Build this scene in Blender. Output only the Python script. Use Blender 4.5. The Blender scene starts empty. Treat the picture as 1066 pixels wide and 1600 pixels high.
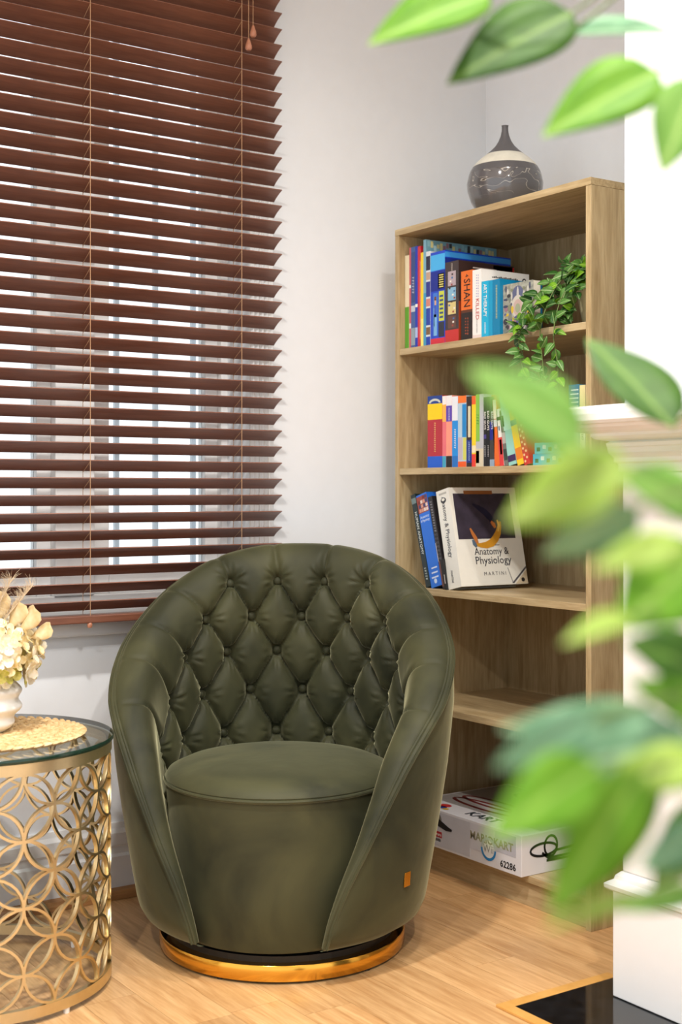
import bpy, bmesh, math, random
import numpy as np
from mathutils import Vector, Matrix, noise
random.seed(7)
PI = math.pi
R = math.radians
scene = bpy.context.scene
COL = scene.collection

# ------------------------------------------------------------------ camera
YAW = R(34.3)
cam_d = bpy.data.cameras.new('camera')
cam = bpy.data.objects.new('camera', cam_d); COL.objects.link(cam)
cam.location = (0, 0, 1.05); cam.rotation_euler = (PI/2, 0, -YAW)
cam_d.sensor_fit = 'VERTICAL'; cam_d.sensor_height = 36; cam_d.lens = 2069/1600*36
cam_d.shift_y = -0.02
cam_d.clip_start = 0.05
cam_d.dof.use_dof = True; cam_d.dof.focus_distance = 3.15; cam_d.dof.aperture_fstop = 4.0
scene.camera = cam

# ------------------------------------------------------------------ world
w = bpy.data.worlds.new('sky'); scene.world = w; w.use_nodes = True
bg = w.node_tree.nodes['Background']
bg.inputs['Color'].default_value = (0.90, 0.95, 1.0, 1); bg.inputs['Strength'].default_value = 0.95
scene.view_settings.view_transform = 'Standard'
scene.view_settings.look = 'None'
scene.view_settings.exposure = 0.74
scene.view_settings.gamma = 1.0
scene.view_settings.use_curve_mapping = False
scene.cycles.max_bounces = 10; scene.cycles.transparent_max_bounces = 24
scene.cycles.caustics_reflective = False; scene.cycles.caustics_refractive = False
DOWNLIGHTS = [(1.80, 1.72, 6.5, 'recessed ceiling downlight over the black hearth'), (0.80, 1.70, 22, 'recessed ceiling downlight over the floor before the armchair'),
              (0.95, 0.25, 24, 'recessed ceiling downlight over the potted fig tree'), (-0.55, 0.45, 24, 'recessed ceiling downlight over the open floor away from the bookcase')]
CEIL = 2.85

# ------------------------------------------------------------------ materials
def srgb(c):
    return tuple((v/12.92 if v <= .04045 else ((v+.055)/1.055)**2.4) for v in [x/255 for x in c])
MATS = {}
def newmat(name):
    m = bpy.data.materials.new(name); m.use_nodes = True
    nt = m.node_tree
    return m, nt, nt.nodes['Principled BSDF']
def setp(b, **k):
    for key, v in k.items():
        key = key.replace('_', ' ')
        if key in b.inputs: b.inputs[key].default_value = v
def plain(name, rgb, rough=.5, metal=0, var=.06, scale=25, bump=0, bscale=200, **kw):
    """procedural colour with slight noise variation and optional fine relief"""
    if name in MATS: return MATS[name]
    m, nt, b = newmat(name)
    c = srgb(rgb)
    tc = nt.nodes.new('ShaderNodeTexCoord')
    n = nt.nodes.new('ShaderNodeTexNoise'); n.inputs['Scale'].default_value = scale; n.inputs['Detail'].default_value = 3
    nt.links.new(tc.outputs['Object'], n.inputs['Vector'])
    r = nt.nodes.new('ShaderNodeValToRGB')
    r.color_ramp.elements[0].position = .3; r.color_ramp.elements[1].position = .7
    r.color_ramp.elements[0].color = (*[v*(1-var) for v in c], 1)
    r.color_ramp.elements[1].color = (*[min(1, v*(1+var)) for v in c], 1)
    nt.links.new(n.outputs['Fac'], r.inputs['Fac']); nt.links.new(r.outputs['Color'], b.inputs['Base Color'])
    b.inputs['Roughness'].default_value = rough; b.inputs['Metallic'].default_value = metal
    setp(b, **kw)
    if bump:
        n2 = nt.nodes.new('ShaderNodeTexNoise'); n2.inputs['Scale'].default_value = bscale
        nt.links.new(tc.outputs['Object'], n2.inputs['Vector'])
        bp = nt.nodes.new('ShaderNodeBump'); bp.inputs['Strength'].default_value = bump; bp.inputs['Distance'].default_value = .002
        nt.links.new(n2.outputs['Fac'], bp.inputs['Height']); nt.links.new(bp.outputs['Normal'], b.inputs['Normal'])
    MATS[name] = m; return m
def wood(name, lo, hi, stretch, rough=.45, randomise=0.0, scale=1.0, coat=0, world=False, stops=(.3, .72)):
    if name in MATS: return MATS[name]
    m, nt, b = newmat(name)
    tc = nt.nodes.new('ShaderNodeTexCoord'); oi = nt.nodes.new('ShaderNodeObjectInfo')
    mp = nt.nodes.new('ShaderNodeMapping'); mp.inputs['Scale'].default_value = stretch
    if world:
        g = nt.nodes.new('ShaderNodeNewGeometry')
        va = nt.nodes.new('ShaderNodeVectorMath'); va.operation = 'MULTIPLY_ADD'
        nt.links.new(oi.outputs['Random'], va.inputs[0]); va.inputs[1].default_value = (7, 31, 3)
        nt.links.new(g.outputs['Position'], va.inputs[2]); nt.links.new(va.outputs[0], mp.inputs['Vector'])
    else:
        nt.links.new(tc.outputs['Object'], mp.inputs['Vector'])
    n1 = nt.nodes.new('ShaderNodeTexNoise'); n1.inputs['Scale'].default_value = 6*scale; n1.inputs['Detail'].default_value = 6
    n1.inputs['Distortion'].default_value = .8
    n2 = nt.nodes.new('ShaderNodeTexNoise'); n2.inputs['Scale'].default_value = 30*scale; n2.inputs['Detail'].default_value = 4
    nt.links.new(mp.outputs[0], n1.inputs['Vector']); nt.links.new(mp.outputs[0], n2.inputs['Vector'])
    mx = nt.nodes.new('ShaderNodeMath'); mx.operation = 'MULTIPLY_ADD'; mx.inputs[1].default_value = .35
    nt.links.new(n2.outputs['Fac'], mx.inputs[0])
    ml = nt.nodes.new('ShaderNodeMath'); ml.operation = 'MULTIPLY'; ml.inputs[1].default_value = .65
    nt.links.new(n1.outputs['Fac'], ml.inputs[0]); nt.links.new(ml.outputs[0], mx.inputs[2])
    r = nt.nodes.new('ShaderNodeValToRGB')
    r.color_ramp.elements[0].position = stops[0]; r.color_ramp.elements[1].position = stops[1]
    r.color_ramp.elements[0].color = (*srgb(lo), 1); r.color_ramp.elements[1].color = (*srgb(hi), 1)
    nt.links.new(mx.outputs[0], r.inputs['Fac'])
    hs = nt.nodes.new('ShaderNodeHueSaturation')
    nt.links.new(r.outputs['Color'], hs.inputs['Color'])
    mr = nt.nodes.new('ShaderNodeMapRange'); mr.inputs['To Min'].default_value = 1-randomise; mr.inputs['To Max'].default_value = 1+randomise
    nt.links.new(oi.outputs['Random'], mr.inputs['Value']); nt.links.new(mr.outputs[0], hs.inputs['Value'])
    nt.links.new(hs.outputs['Color'], b.inputs['Base Color'])
    b.inputs['Roughness'].default_value = rough
    setp(b, Coat_Weight=coat, Coat_Roughness=.25)
    MATS[name] = m; return m

M_wall = plain('wall_paint', (232, 235, 238), .7, var=.01, bump=.04)
M_trim = plain('trim_paint', (232, 232, 231), .35, var=.01)
M_ceil = plain('ceiling_paint', (244, 243, 240), .8, var=.01)
M_floor = wood('floor_board', (180, 130, 78), (231, 188, 134), (14, 1.0, 1), .38, .13, .55, .25, True)
M_quad = wood('floor_moulding', (150, 104, 60), (184, 134, 84), (1, 8, 8), .4)
M_oak_v = wood('oak_vertical', (150, 125, 84), (207, 186, 145), (9, 9, .8), .45, .0, .7)
M_oak_h = wood('oak_shelf', (150, 125, 84), (207, 186, 145), (9, .8, 9), .4, .0, .7)
M_slat = wood('blind_walnut', (102, 60, 44), (136, 88, 66), (1, 12, 12), .36, .05, .6, .25)
M_cord = plain('blind_cord', (186, 148, 112), .8)
M_tassel = wood('tassel_wood', (150, 96, 70), (190, 130, 100), (10, 10, 2), .4)
M_gold = plain('brushed_gold', (222, 205, 164), .34, 1, var=.04, scale=60)
M_brass = plain('polished_brass', (226, 168, 66), .16, 1, var=.04)
M_black = plain('black_plastic', (14, 14, 14), .5)
M_hearth = plain('black_stone', (20, 21, 23), .08, var=.5, scale=30, Specular_IOR_Level=.7)
M_hearthwood = wood('hearth_edge_wood', (196, 142, 66), (216, 164, 92), (2, 2, 2), .4)
M_white = plain('white_ceramic', (238, 236, 230), .28, var=.01)
M_paper = plain('book_pages', (232, 224, 205), .8, var=.08, scale=120)
M_outside = plain('pale_paving', (225, 225, 222), .9)
M_grille = plain('grey_grille_paint', (186, 192, 198), .5)

def velvet():
    m, nt, b = newmat('olive_velvet')
    tc = nt.nodes.new('ShaderNodeTexCoord')
    n = nt.nodes.new('ShaderNodeTexNoise'); n.inputs['Scale'].default_value = 4.2; n.inputs['Detail'].default_value = 5; n.inputs['Distortion'].default_value = .9
    nt.links.new(tc.outputs['Object'], n.inputs['Vector'])
    r = nt.nodes.new('ShaderNodeValToRGB')
    r.color_ramp.elements[0].position = .32; r.color_ramp.elements[1].position = .68
    r.color_ramp.elements[0].color = (*srgb((32, 35, 22)), 1); r.color_ramp.elements[1].color = (*srgb((68, 68, 44)), 1)
    nt.links.new(n.outputs['Fac'], r.inputs['Fac']); nt.links.new(r.outputs['Color'], b.inputs['Base Color'])
    setp(b, Roughness=.62, Sheen_Weight=.75, Sheen_Roughness=.35, Sheen_Tint=(*srgb((188, 186, 150)), 1), Specular_IOR_Level=.25)
    n2 = nt.nodes.new('ShaderNodeTexNoise'); n2.inputs['Scale'].default_value = 14; n2.inputs['Detail'].default_value = 2
    nt.links.new(tc.outputs['Object'], n2.inputs['Vector'])
    bp = nt.nodes.new('ShaderNodeBump'); bp.inputs['Strength'].default_value = .25; bp.inputs['Distance'].default_value = .006
    nt.links.new(n2.outputs['Fac'], bp.inputs['Height']); nt.links.new(bp.outputs['Normal'], b.inputs['Normal'])
    return m
M_velvet = velvet()

def glass_mat(name, tint, refl):
    m, nt, b = newmat(name)
    out = nt.nodes['Material Output']
    t = nt.nodes.new('ShaderNodeBsdfTransparent'); t.inputs['Color'].default_value = (*tint, 1)
    g = nt.nodes.new('ShaderNodeBsdfGlossy'); g.inputs['Roughness'].default_value = .02
    fr = nt.nodes.new('ShaderNodeFresnel'); fr.inputs['IOR'].default_value = refl
    mx = nt.nodes.new('ShaderNodeMixShader')
    nt.links.new(fr.outputs[0], mx.inputs[0]); nt.links.new(t.outputs[0], mx.inputs[1]); nt.links.new(g.outputs[0], mx.inputs[2])
    nt.links.new(mx.outputs[0], out.inputs['Surface'])
    return m
M_glass = glass_mat('window_glass', (.97, .98, .98), 1.35)
M_tglass = glass_mat('table_glass', (.90, .94, .91), 1.5)
M_gedge = plain('green_glass_edge', (22, 46, 36), .1, var=.15, scale=8)

def leafmat(name, lo, hi, rib, trans=.3, rough=.55):
    m, nt, b = newmat(name)
    out = nt.nodes['Material Output']
    tc = nt.nodes.new('ShaderNodeTexCoord'); sp = nt.nodes.new('ShaderNodeSeparateXYZ')
    nt.links.new(tc.outputs['Object'], sp.inputs[0])
    n = nt.nodes.new('ShaderNodeTexNoise'); n.inputs['Scale'].default_value = 3.0
    nt.links.new(tc.outputs['Object'], n.inputs['Vector'])
    r = nt.nodes.new('ShaderNodeValToRGB')
    r.color_ramp.elements[0].position = .3; r.color_ramp.elements[1].position = .75
    r.color_ramp.elements[0].color = (*srgb(lo), 1); r.color_ramp.elements[1].color = (*srgb(hi), 1)
    nt.links.new(n.outputs['Fac'], r.inputs['Fac'])
    ab = nt.nodes.new('ShaderNodeMath'); ab.operation = 'ABSOLUTE'; nt.links.new(sp.outputs['X'], ab.inputs[0])
    mr = nt.nodes.new('ShaderNodeMapRange'); mr.inputs['From Min'].default_value = .008; mr.inputs['From Max'].default_value = .03
    mr.inputs['To Min'].default_value = 1; mr.inputs['To Max'].default_value = 0
    nt.links.new(ab.outputs[0], mr.inputs['Value'])
    mx = nt.nodes.new('ShaderNodeMix'); mx.data_type = 'RGBA'
    nt.links.new(mr.outputs[0], mx.inputs['Factor']); nt.links.new(r.outputs['Color'], mx.inputs['A']); mx.inputs['B'].default_value = (*srgb(rib), 1)
    nt.links.new(mx.outputs['Result'], b.inputs['Base Color']); b.inputs['Roughness'].default_value = rough; setp(b, Specular_IOR_Level=.22)
    tr = nt.nodes.new('ShaderNodeBsdfTranslucent'); nt.links.new(mx.outputs['Result'], tr.inputs['Color'])
    ms = nt.nodes.new('ShaderNodeMixShader'); ms.inputs[0].default_value = trans
    nt.links.new(b.outputs[0], ms.inputs[1]); nt.links.new(tr.outputs[0], ms.inputs[2]); nt.links.new(ms.outputs[0], out.inputs['Surface'])
    return m
LEAF = {
 'bright': leafmat('leaf_bright_green', (84, 138, 26), (122, 168, 46), (150, 186, 84)),
 'mid': leafmat('leaf_mid_green', (98, 148, 56), (138, 178, 86), (165, 195, 110)),
 'dark': leafmat('leaf_dark_green', (40, 76, 18), (72, 108, 32), (100, 130, 56), .12),
 'teal': leafmat('leaf_grey_green', (84, 128, 92), (128, 164, 128), (150, 180, 140), .15),
 'lime': leafmat('leaf_lime', (130, 164, 52), (172, 192, 94), (190, 204, 124)),
 'ivy_dark': leafmat('vine_leaf_dark', (28, 66, 24), (62, 106, 44), (140, 165, 110), .12, .35),
 'ivy_mid': leafmat('vine_leaf_green', (58, 104, 40), (104, 146, 70), (160, 185, 130), .15, .35),
 'ivy_bright': leafmat('vine_leaf_bright', (92, 146, 26), (136, 186, 50), (170, 200, 90), .25, .35)}
M_stem = plain('green_stem', (92, 112, 48), .6)
M_bark = plain('brown_bark', (112, 88, 60), .8, var=.3, bump=.5)

# ------------------------------------------------------------------ object helpers
def tag(o, label=None, cat=None, group=None, kind=None):
    if label: o['label'] = label
    if cat: o['category'] = cat
    if group: o['group'] = group
    if kind: o['kind'] = kind
    return o
def link(o, parent=None):
    COL.objects.link(o)
    if parent is not None: o.parent = parent
    return o
def empty(name, loc=(0, 0, 0), rot=(0, 0, 0), parent=None):
    o = bpy.data.objects.new(name, None); o.location = loc; o.rotation_euler = rot; o.empty_display_size = .05
    return link(o, parent)
def mesh(name, verts, faces, mat, parent=None, smooth=False, loc=(0, 0, 0), rot=(0, 0, 0)):
    me = bpy.data.meshes.new(name); me.from_pydata([tuple(v) for v in verts], [], faces); me.update()
    if smooth: me.polygons.foreach_set('use_smooth', [True]*len(me.polygons))
    me.materials.append(mat)
    o = bpy.data.objects.new(name, me); o.location = loc; o.rotation_euler = rot
    return link(o, parent)
class MB:
    def __init__(s): s.v = []; s.f = []
    def box(s, a, b):
        x0, y0, z0 = a; x1, y1, z1 = b; n = len(s.v)
        s.v += [(x0,y0,z0),(x1,y0,z0),(x1,y1,z0),(x0,y1,z0),(x0,y0,z1),(x1,y0,z1),(x1,y1,z1),(x0,y1,z1)]
        s.f += [tuple(n+i for i in q) for q in ((0,3,2,1),(4,5,6,7),(0,1,5,4),(1,2,6,5),(2,3,7,6),(3,0,4,7))]
        return s
    def tube(s, pts, r, seg=8, closed=False):
        pts = [Vector(p) for p in pts]; n0 = len(s.v); N = len(pts); up = None
        for i, p in enumerate(pts):
            if closed: t = pts[(i+1) % N]-pts[i-1]
            else: t = pts[min(i+1, N-1)]-pts[max(i-1, 0)]
            t.normalize()
            if up is None: up = t.orthogonal().normalized()
            up = (up-t*up.dot(t)).normalized(); sd = t.cross(up)
            rr = r[i] if hasattr(r, '__len__') else r
            for k in range(seg):
                a = 2*PI*k/seg; s.v.append(tuple(p+(up*math.cos(a)+sd*math.sin(a))*rr))
        for i in range(N if closed else N-1):
            j = (i+1) % N
            for k in range(seg):
                l = (k+1) % seg
                s.f.append((n0+i*seg+k, n0+i*seg+l, n0+j*seg+l, n0+j*seg+k))
        if not closed:
            s.f.append(tuple(n0+k for k in range(seg))[::-1]); s.f.append(tuple(n0+(N-1)*seg+k for k in range(seg)))
        return s
    def lathe(s, prof, seg=48, c=(0, 0, 0), capb=True, capt=True):
        n0 = len(s.v)
        for r, z in prof:
            for k in range(seg):
                a = 2*PI*k/seg; s.v.append((c[0]+r*math.cos(a), c[1]+r*math.sin(a), c[2]+z))
        for i in range(len(prof)-1):
            for k in range(seg):
                l = (k+1) % seg
                s.f.append((n0+i*seg+k, n0+i*seg+l, n0+(i+1)*seg+l, n0+(i+1)*seg+k))
        if capb: s.f.append(tuple(n0+k for k in range(seg))[::-1])
        if capt: s.f.append(tuple(n0+(len(prof)-1)*seg+k for k in range(seg)))
        return s
    def prism(s, prof, axis, a, b):
        """closed 2-D profile swept along axis: 'x' profile is (y,z); 'y' profile is (x,z)"""
        n0 = len(s.v); n = len(prof)
        for t in (a, b):
            for p, q in prof: s.v.append((t, p, q) if axis == 'x' else (p, t, q))
        for i in range(n):
            j = (i+1) % n; s.f.append((n0+i, n0+j, n0+n+j, n0+n+i))
        s.f.append(tuple(n0+i for i in range(n))[::-1]); s.f.append(tuple(n0+n+i for i in range(n)))
        return s
    def build(s, name, mat, parent=None, smooth=False, bevel=0, **k):
        o = mesh(name, s.v, s.f, mat, parent, smooth, **k)
        bm = bmesh.new(); bm.from_mesh(o.data); bmesh.ops.recalc_face_normals(bm, faces=bm.faces)
        if bevel:
            bmesh.ops.bevel(bm, geom=[e for e in bm.edges if e.is_manifold and e.calc_face_angle(0) > .5], offset=bevel, segments=2, affect='EDGES', profile=.5)
        if smooth:
            for e in bm.edges:
                if e.is_manifold and e.calc_face_angle(0) > .7: e.smooth = False
        bm.to_mesh(o.data); bm.free()
        return o
def box(name, a, b, mat, parent=None, bevel=0, **k):
    return MB().box(a, b).build(name, mat, parent, bevel=bevel, **k)
def grid(name, P, mat, parent=None, closed_u=False):
    """P: (nu, nv, 3) array -> smooth mesh"""
    nu, nv, _ = P.shape; f = []
    for i in range(nu if closed_u else nu-1):
        j = (i+1) % nu
        for k in range(nv-1): f.append((i*nv+k, j*nv+k, j*nv+k+1, i*nv+k+1))
    return mesh(name, P.reshape(-1, 3).tolist(), f, mat, parent, True)
def text(name, body, size, mtx, mat, parent, maxw=None, bold=0.0, align='CENTER', sx=1.0):
    cu = bpy.data.curves.new(name, 'FONT'); cu.body = body; cu.size = size; cu.align_x = align; cu.align_y = 'CENTER'
    cu.extrude = .0002; cu.offset = bold; cu.resolution_u = 2
    o = bpy.data.objects.new(name, cu); COL.objects.link(o)
    dg = bpy.context.evaluated_depsgraph_get(); dg.update()
    me = bpy.data.meshes.new_from_object(o.evaluated_get(dg))
    bpy.data.objects.remove(o); bpy.data.curves.remove(cu)
    xs = [v.co.x for v in me.vertices] or [0]
    s = 1.0
    if maxw and (max(xs)-min(xs))*sx > maxw: s = maxw/((max(xs)-min(xs))*sx)
    me.transform(Matrix.Diagonal((s*sx, s**.35, 1, 1)))
    me.materials.clear(); me.materials.append(mat)
    n = bpy.data.objects.new(name, me); link(n, parent); n.matrix_local = mtx
    return n
def basis(x, y, o):
    x = Vector(x).normalized(); y = Vector(y); y = (y-x*y.dot(x)).normalized(); z = x.cross(y)
    m = Matrix((x, y, z)).transposed().to_4x4(); m.translation = Vector(o); return m
def ink(rgb): return plain('print_%d_%d_%d' % tuple(rgb), rgb, .45, var=.03)

# camera-plane helper used only to lay out the near plant
CR = Vector((math.cos(YAW), -math.sin(YAW), 0)); CF = Vector((math.sin(YAW), math.cos(YAW), 0)); CU = Vector((0, 0, 1))
def at(px, py, d):
    return Vector((0, 0, 1.05)) + CF*d + CR*((px-533)/2069*d) + CU*((768-py)/2069*d)

# ================================================================== SETTING
WY = 3.18          # window wall face
RX = 2.72          # right wall face (alcove)
BX, BY = 2.10, 2.0 # chimney breast front / side
WX0, WX1, WZ0, WZ1 = .52, 1.85, .716, 2.42   # window opening
mb = MB()
mb.box((-1.9, WY, 0), (WX0, WY+.22, CEIL)); mb.box((WX1, WY, 0), (RX+.2, WY+.22, CEIL))
mb.box((WX0, WY, 0), (WX1, WY+.22, WZ0)); mb.box((WX0, WY, WZ1), (WX1, WY+.22, CEIL))
tag(mb.build('wall_back', M_wall), kind='structure')
tag(box('wall_right', (RX, -1.6, 0), (RX+.2, WY, CEIL), M_wall), kind='structure')
tag(box('wall_chimney', (BX, .35, 0), (RX, BY, CEIL), M_wall), kind='structure')
tag(box('ceiling', (-1.9, -1.6, CEIL), (RX+.2, WY+.22, CEIL+.1), M_ceil), kind='structure')
# baseboard: tall stepped profile plus a timber quad at the floor
prof = [(WY, 0), (WY-.022, 0), (WY-.022, .105), (WY-.016, .112), (WY-.016, .13), (WY-.020, .134), (WY-.020, .165), (WY-.012, .176), (WY-.008, .19), (WY, .19)]
sk = tag(MB().prism(prof, 'x', -1.9, RX).build('baseboard_back', M_trim), kind='structure')
q = [(WY-.022, .001), (WY-.046, .001), (WY-.044, .012), (WY-.037, .021), (WY-.022, .026)]
MB().prism(q, 'x', -1.9, RX).build('quad_moulding', M_quad, sk)
prof = [(BY, 0), (BY+.018, 0), (BY+.018, .12), (BY+.014, .125), (BY+.014, .14), (BY+.016, .145), (BY+.016, .165), (BY+.006, .18), (BY, .185)]
tag(MB().prism(prof, 'x', BX, RX).build('baseboard_chimney', M_trim), kind='structure')

# floor boards running along the right wall
fl = tag(box('floor', (-1.9, -1.6, -.06), (RX, WY, -.0125), plain('subfloor', (120, 85, 50), .8)), kind='structure')
bw = .115; x = -1.9; rng = random.Random(3)
while x < RX-.01:
    y = WY-.005 - rng.uniform(0, .9) + .9; y = min(y, WY-.005); first = True
    while y > -1.6:
        L = rng.uniform(.25, 1.0) if first else rng.uniform(.7, 1.5)
        first = False
        y0 = max(y-L, -1.6); x1 = min(x+bw, RX)
        box('floor_board', (x+.0004, y0+.0004, -.012), (x1-.0004, y-.0004, 0), M_floor, fl)
        y -= L
    x += bw

# hearth let into the floor
he = tag(empty('hearth', (1.78, 2.05, 0)), 'glossy black stone hearth slab edged with honey timber strips', 'hearth')
HX0, HX1, HY0, HY1 = 1.78, BX, .45, 2.052
for a, b in (((0, -.028, 0), (HX1-HX0, 0, .006)), ((0, HY0-HY1, 0), (.026, -.0285, .006)), ((.0265, HY0-HY1, 0), (HX1-HX0, HY0-HY1+.028, .006))):
    box('edge_strip', a, b, M_hearthwood, he, .001)
for i in range(3):
    y1 = -.029 - i*.515
    box('stone_tile', (.027, y1-.5145, 0), (HX1-HX0, y1, .005), M_hearth, he)

# window with two sashes, grille outside
wn = tag(empty('window_1', ((WX0+WX1)/2, WY, WZ0)), kind='structure')
ox = (WX0+WX1)/2
def wbox(n, a, b, m, p=wn, bev=.003): return box(n, (a[0]-ox, a[1]-WY, a[2]-WZ0), (b[0]-ox, b[1]-WY, b[2]-WZ0), m, p, bev)
wbox('window_frame', (WX0, WY+.1, WZ0), (WX0+.05, WY+.2, WZ1), M_trim)
wbox('window_frame', (WX1-.022, WY+.1, WZ0), (WX1, WY+.2, WZ1), M_trim)
wbox('window_frame', (WX0+.05, WY+.1, WZ0), (WX1-.05, WY+.2, WZ0+.06), M_trim)
wbox('window_frame', (WX0+.05, WY+.1, WZ1-.05), (WX1-.05, WY+.2, WZ1), M_trim)
mx0, mx1 = 1.33, 1.44
wbox('mullion', (mx0, WY+.09, WZ0+.06), (mx1, WY+.2, WZ1-.05), M_trim)
for a, b in ((WX0+.05, mx0), (mx1, WX1-.022)):
    s = wbox('sash', (a, WY+.12, WZ0+.06), (a+.055, WY+.165, WZ1-.05), M_trim)
    wbox('sash', (b-.040, WY+.12, WZ0+.06), (b, WY+.165, WZ1-.05), M_trim)
    wbox('sash', (a+.055, WY+.12, WZ0+.06), (b-.040, WY+.165, WZ0+.12), M_trim)
    wbox('sash', (a+.055, WY+.12, WZ1-.11), (b-.040, WY+.165, WZ1-.05), M_trim)
    wbox('pane', (a+.055, WY+.14, WZ0+.12), (b-.040, WY+.144, WZ1-.11), M_glass, bev=0)
wbox('window_sill', (WX0-.1, WY-.034, WZ0-.034), (WX1+.1, WY+.1, WZ0), M_trim, bev=.006)
# fluted architrave
def arch(name, x0, x1):
    pr = [(x0, WY), (x1, WY)]
    n = 28; pts = []
    for i in range(n+1):
        u = i/n; xx = x1+(x0-x1)*u
        pts.append((xx, WY-.016-.004*math.cos(u*5*2*PI)))
    t = tag(mesh(name, [], [], M_trim), kind='structure')
    poly = [(x0, WY), (x1, WY)] + pts
    m = MB(); k = len(poly)
    for z in (WZ0, WZ1+.08):
        for p in poly: m.v.append((p[0], p[1], z))
    for i in range(k):
        j = (i+1) % k; m.f.append((i, j, k+j, k+i))
    m.f.append(tuple(range(k))[::-1]); m.f.append(tuple(range(k, 2*k)))
    bpy.data.objects.remove(t)
    return tag(m.build(name, M_trim), kind='structure')
arch('trim_1', WX1, WX1+.075); arch('trim_2', WX0-.075, WX0)
tag(box('trim_3', (WX0-.075, WY-.022, WZ1+.08), (WX1+.075, WY, WZ1+.17), M_trim, bevel=.004), kind='structure')
g = tag(empty('security_grille', (1.2, 3.62, .5)), 'grey metal window grille of thin upright bars outside the glass', 'grille')
x = -.69
while x < .9:
    box('bar', (x-.007, -.007, 0), (x+.007, .007, 2.1), M_grille, g); x += .128
for z in (.15, 2.0): box('rail', (-.74, .009, z), (.92, .02, z+.03), M_grille, g)
tag(box('ground_outside', (-8, WY+.23, -.25), (10, 14, -.15), M_outside), kind='structure')

# ================================================================== CEILING DOWNLIGHTS
for lx, ly, pw, lab in DOWNLIGHTS:
    d = tag(empty('downlight', (lx, ly, CEIL)), lab, 'lamp', 'recessed ceiling downlights')
    MB().lathe([(.055, -.001), (.075, -.001), (.073, -.010), (.06, -.012), (.055, -.004)], 32, capb=False, capt=False).build('rim', M_trim, d, True)
    ld = bpy.data.lights.new('lamp', 'AREA'); ld.shape = 'DISK'; ld.size = .11; ld.energy = pw; ld.color = (1, .955, .90); ld.spread = R(150)
    lo = bpy.data.objects.new('bulb', ld); lo.location = (0, 0, -.014); link(lo, d)

# ================================================================== VENETIAN BLIND
NY, PITCH, Z0 = 3.088, .0440, 2.316
bl = tag(empty('venetian_blind', (1.2, 3.11, .75)), 'dark walnut venetian blind with wide tilted slats and thin cords over the window', 'blind')
BL0, BL1 = .49-1.2, 1.911-1.2
# one slat: slightly crowned board 50 mm, room edge up
m = MB(); hw = .025; th = .0014; ns = 6; tilt = R(30)
sec = []
for i in range(ns+1):
    u = -hw+2*hw*i/ns; c = .0022*(1-(u/hw)**2)
    sec.append((u, c))
poly = [(u, c+th) for u, c in sec] + [(u, c-th) for u, c in reversed(sec)]
rp = []
for u, c in poly:
    # u=-hw is room side (towards -y), raised
    rp.append((u*math.cos(tilt)+c*math.sin(tilt), -u*math.sin(tilt)+c*math.cos(tilt)))
m.prism(rp, 'x', BL0, BL1)
first = None
zs = []
n = -2
while True:
    zc = Z0-n*PITCH-.0125
    if zc < .757: break
    zs.append(zc); n += 1
for zc in zs:
    if first is None:
        first = m.build('slat', M_slat, bl, True); first.location = (0, 0, zc-.75)
    else:
        c = first.copy(); link(c, bl); c.location = (0, 0, zc-.75)
zb = zs[-1]-.031
box('bottom_rail', (BL0, -.025, zb-.75-.012), (BL1, .025, zb-.75+.008), M_slat, bl, .003)
box('head_rail', (BL0, -.03, 2.42-.75), (BL1, .03, 2.475-.75), M_slat, bl, .003)
for lx in (1.783, 1.347, .91, .6):
    mm = MB()
    mm.tube([(lx-1.2, -.0235, zb-.75), (lx-1.2, -.0235, 1.68)], .0008, 5)
    mm.tube([(lx-1.2, .0225, zb-.75), (lx-1.2, .0225, 1.68)], .0008, 5)
    for zc in zs: mm.tube([(lx-1.2, -.0235, zc-.75+.0095), (lx-1.2, .0225, zc-.75-.0165)], .0007, 4)
    mm.build('ladder_cord', M_cord, bl)
    MB().lathe([(.003, .006), (.006, .003), (.007, -.003), (.005, -.008)], 12, (lx-1.2, -.02, zb-.765)).build('cord_plug', M_tassel, bl, True)
for lx, zt in ((1.812, 2.300), (1.798, 2.262)):
    MB().tube([(lx-1.2, -.034, 1.70), (lx-1.2, -.034, zt-.75)], .0009, 5).build('pull_cord', M_cord, bl)
    MB().lathe([(.002, .012), (.004, .008), (.0085, -.006), (.0095, -.014), (.006, -.020)], 14, (lx-1.2, -.034, zt-.75-.008)).build('cord_tassel', M_tassel, bl, True)

# ================================================================== BOOKCASE
FX, D, YL, YR, H = 2.27, .42, 3.052, 2.270, 1.80
T = .018
bc = tag(empty('bookcase', (FX, YR, 0)), 'tall open oak-veneer bookcase with five shelf bays beside the fireplace', 'bookcase')
W = YL-YR
box('side_panel', (0, 0, 0), (D, T, H-T-.0003), M_oak_v, bc, .0008)
box('side_panel', (0, W-T, 0), (D, W, H-T-.0003), M_oak_v, bc, .0008)
box('top_panel', (-.001, 0, H-T), (D, W, H), M_oak_h, bc, .0008)
box('back_panel', (D-.006, T, .02), (D, W-T, H-T), M_oak_v, bc)
SH = [1.457, 1.116, .780, .456, .081]
for z in SH: box('shelf', (.002, T+.0003, z-T), (D-.0065, W-T-.0003, z), M_oak_h, bc, .0008)
box('plinth', (.012, T+.0003, 0), (.03, W-T-.0003, SH[4]-T-.0003), M_oak_h, bc, .0008)

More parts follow.
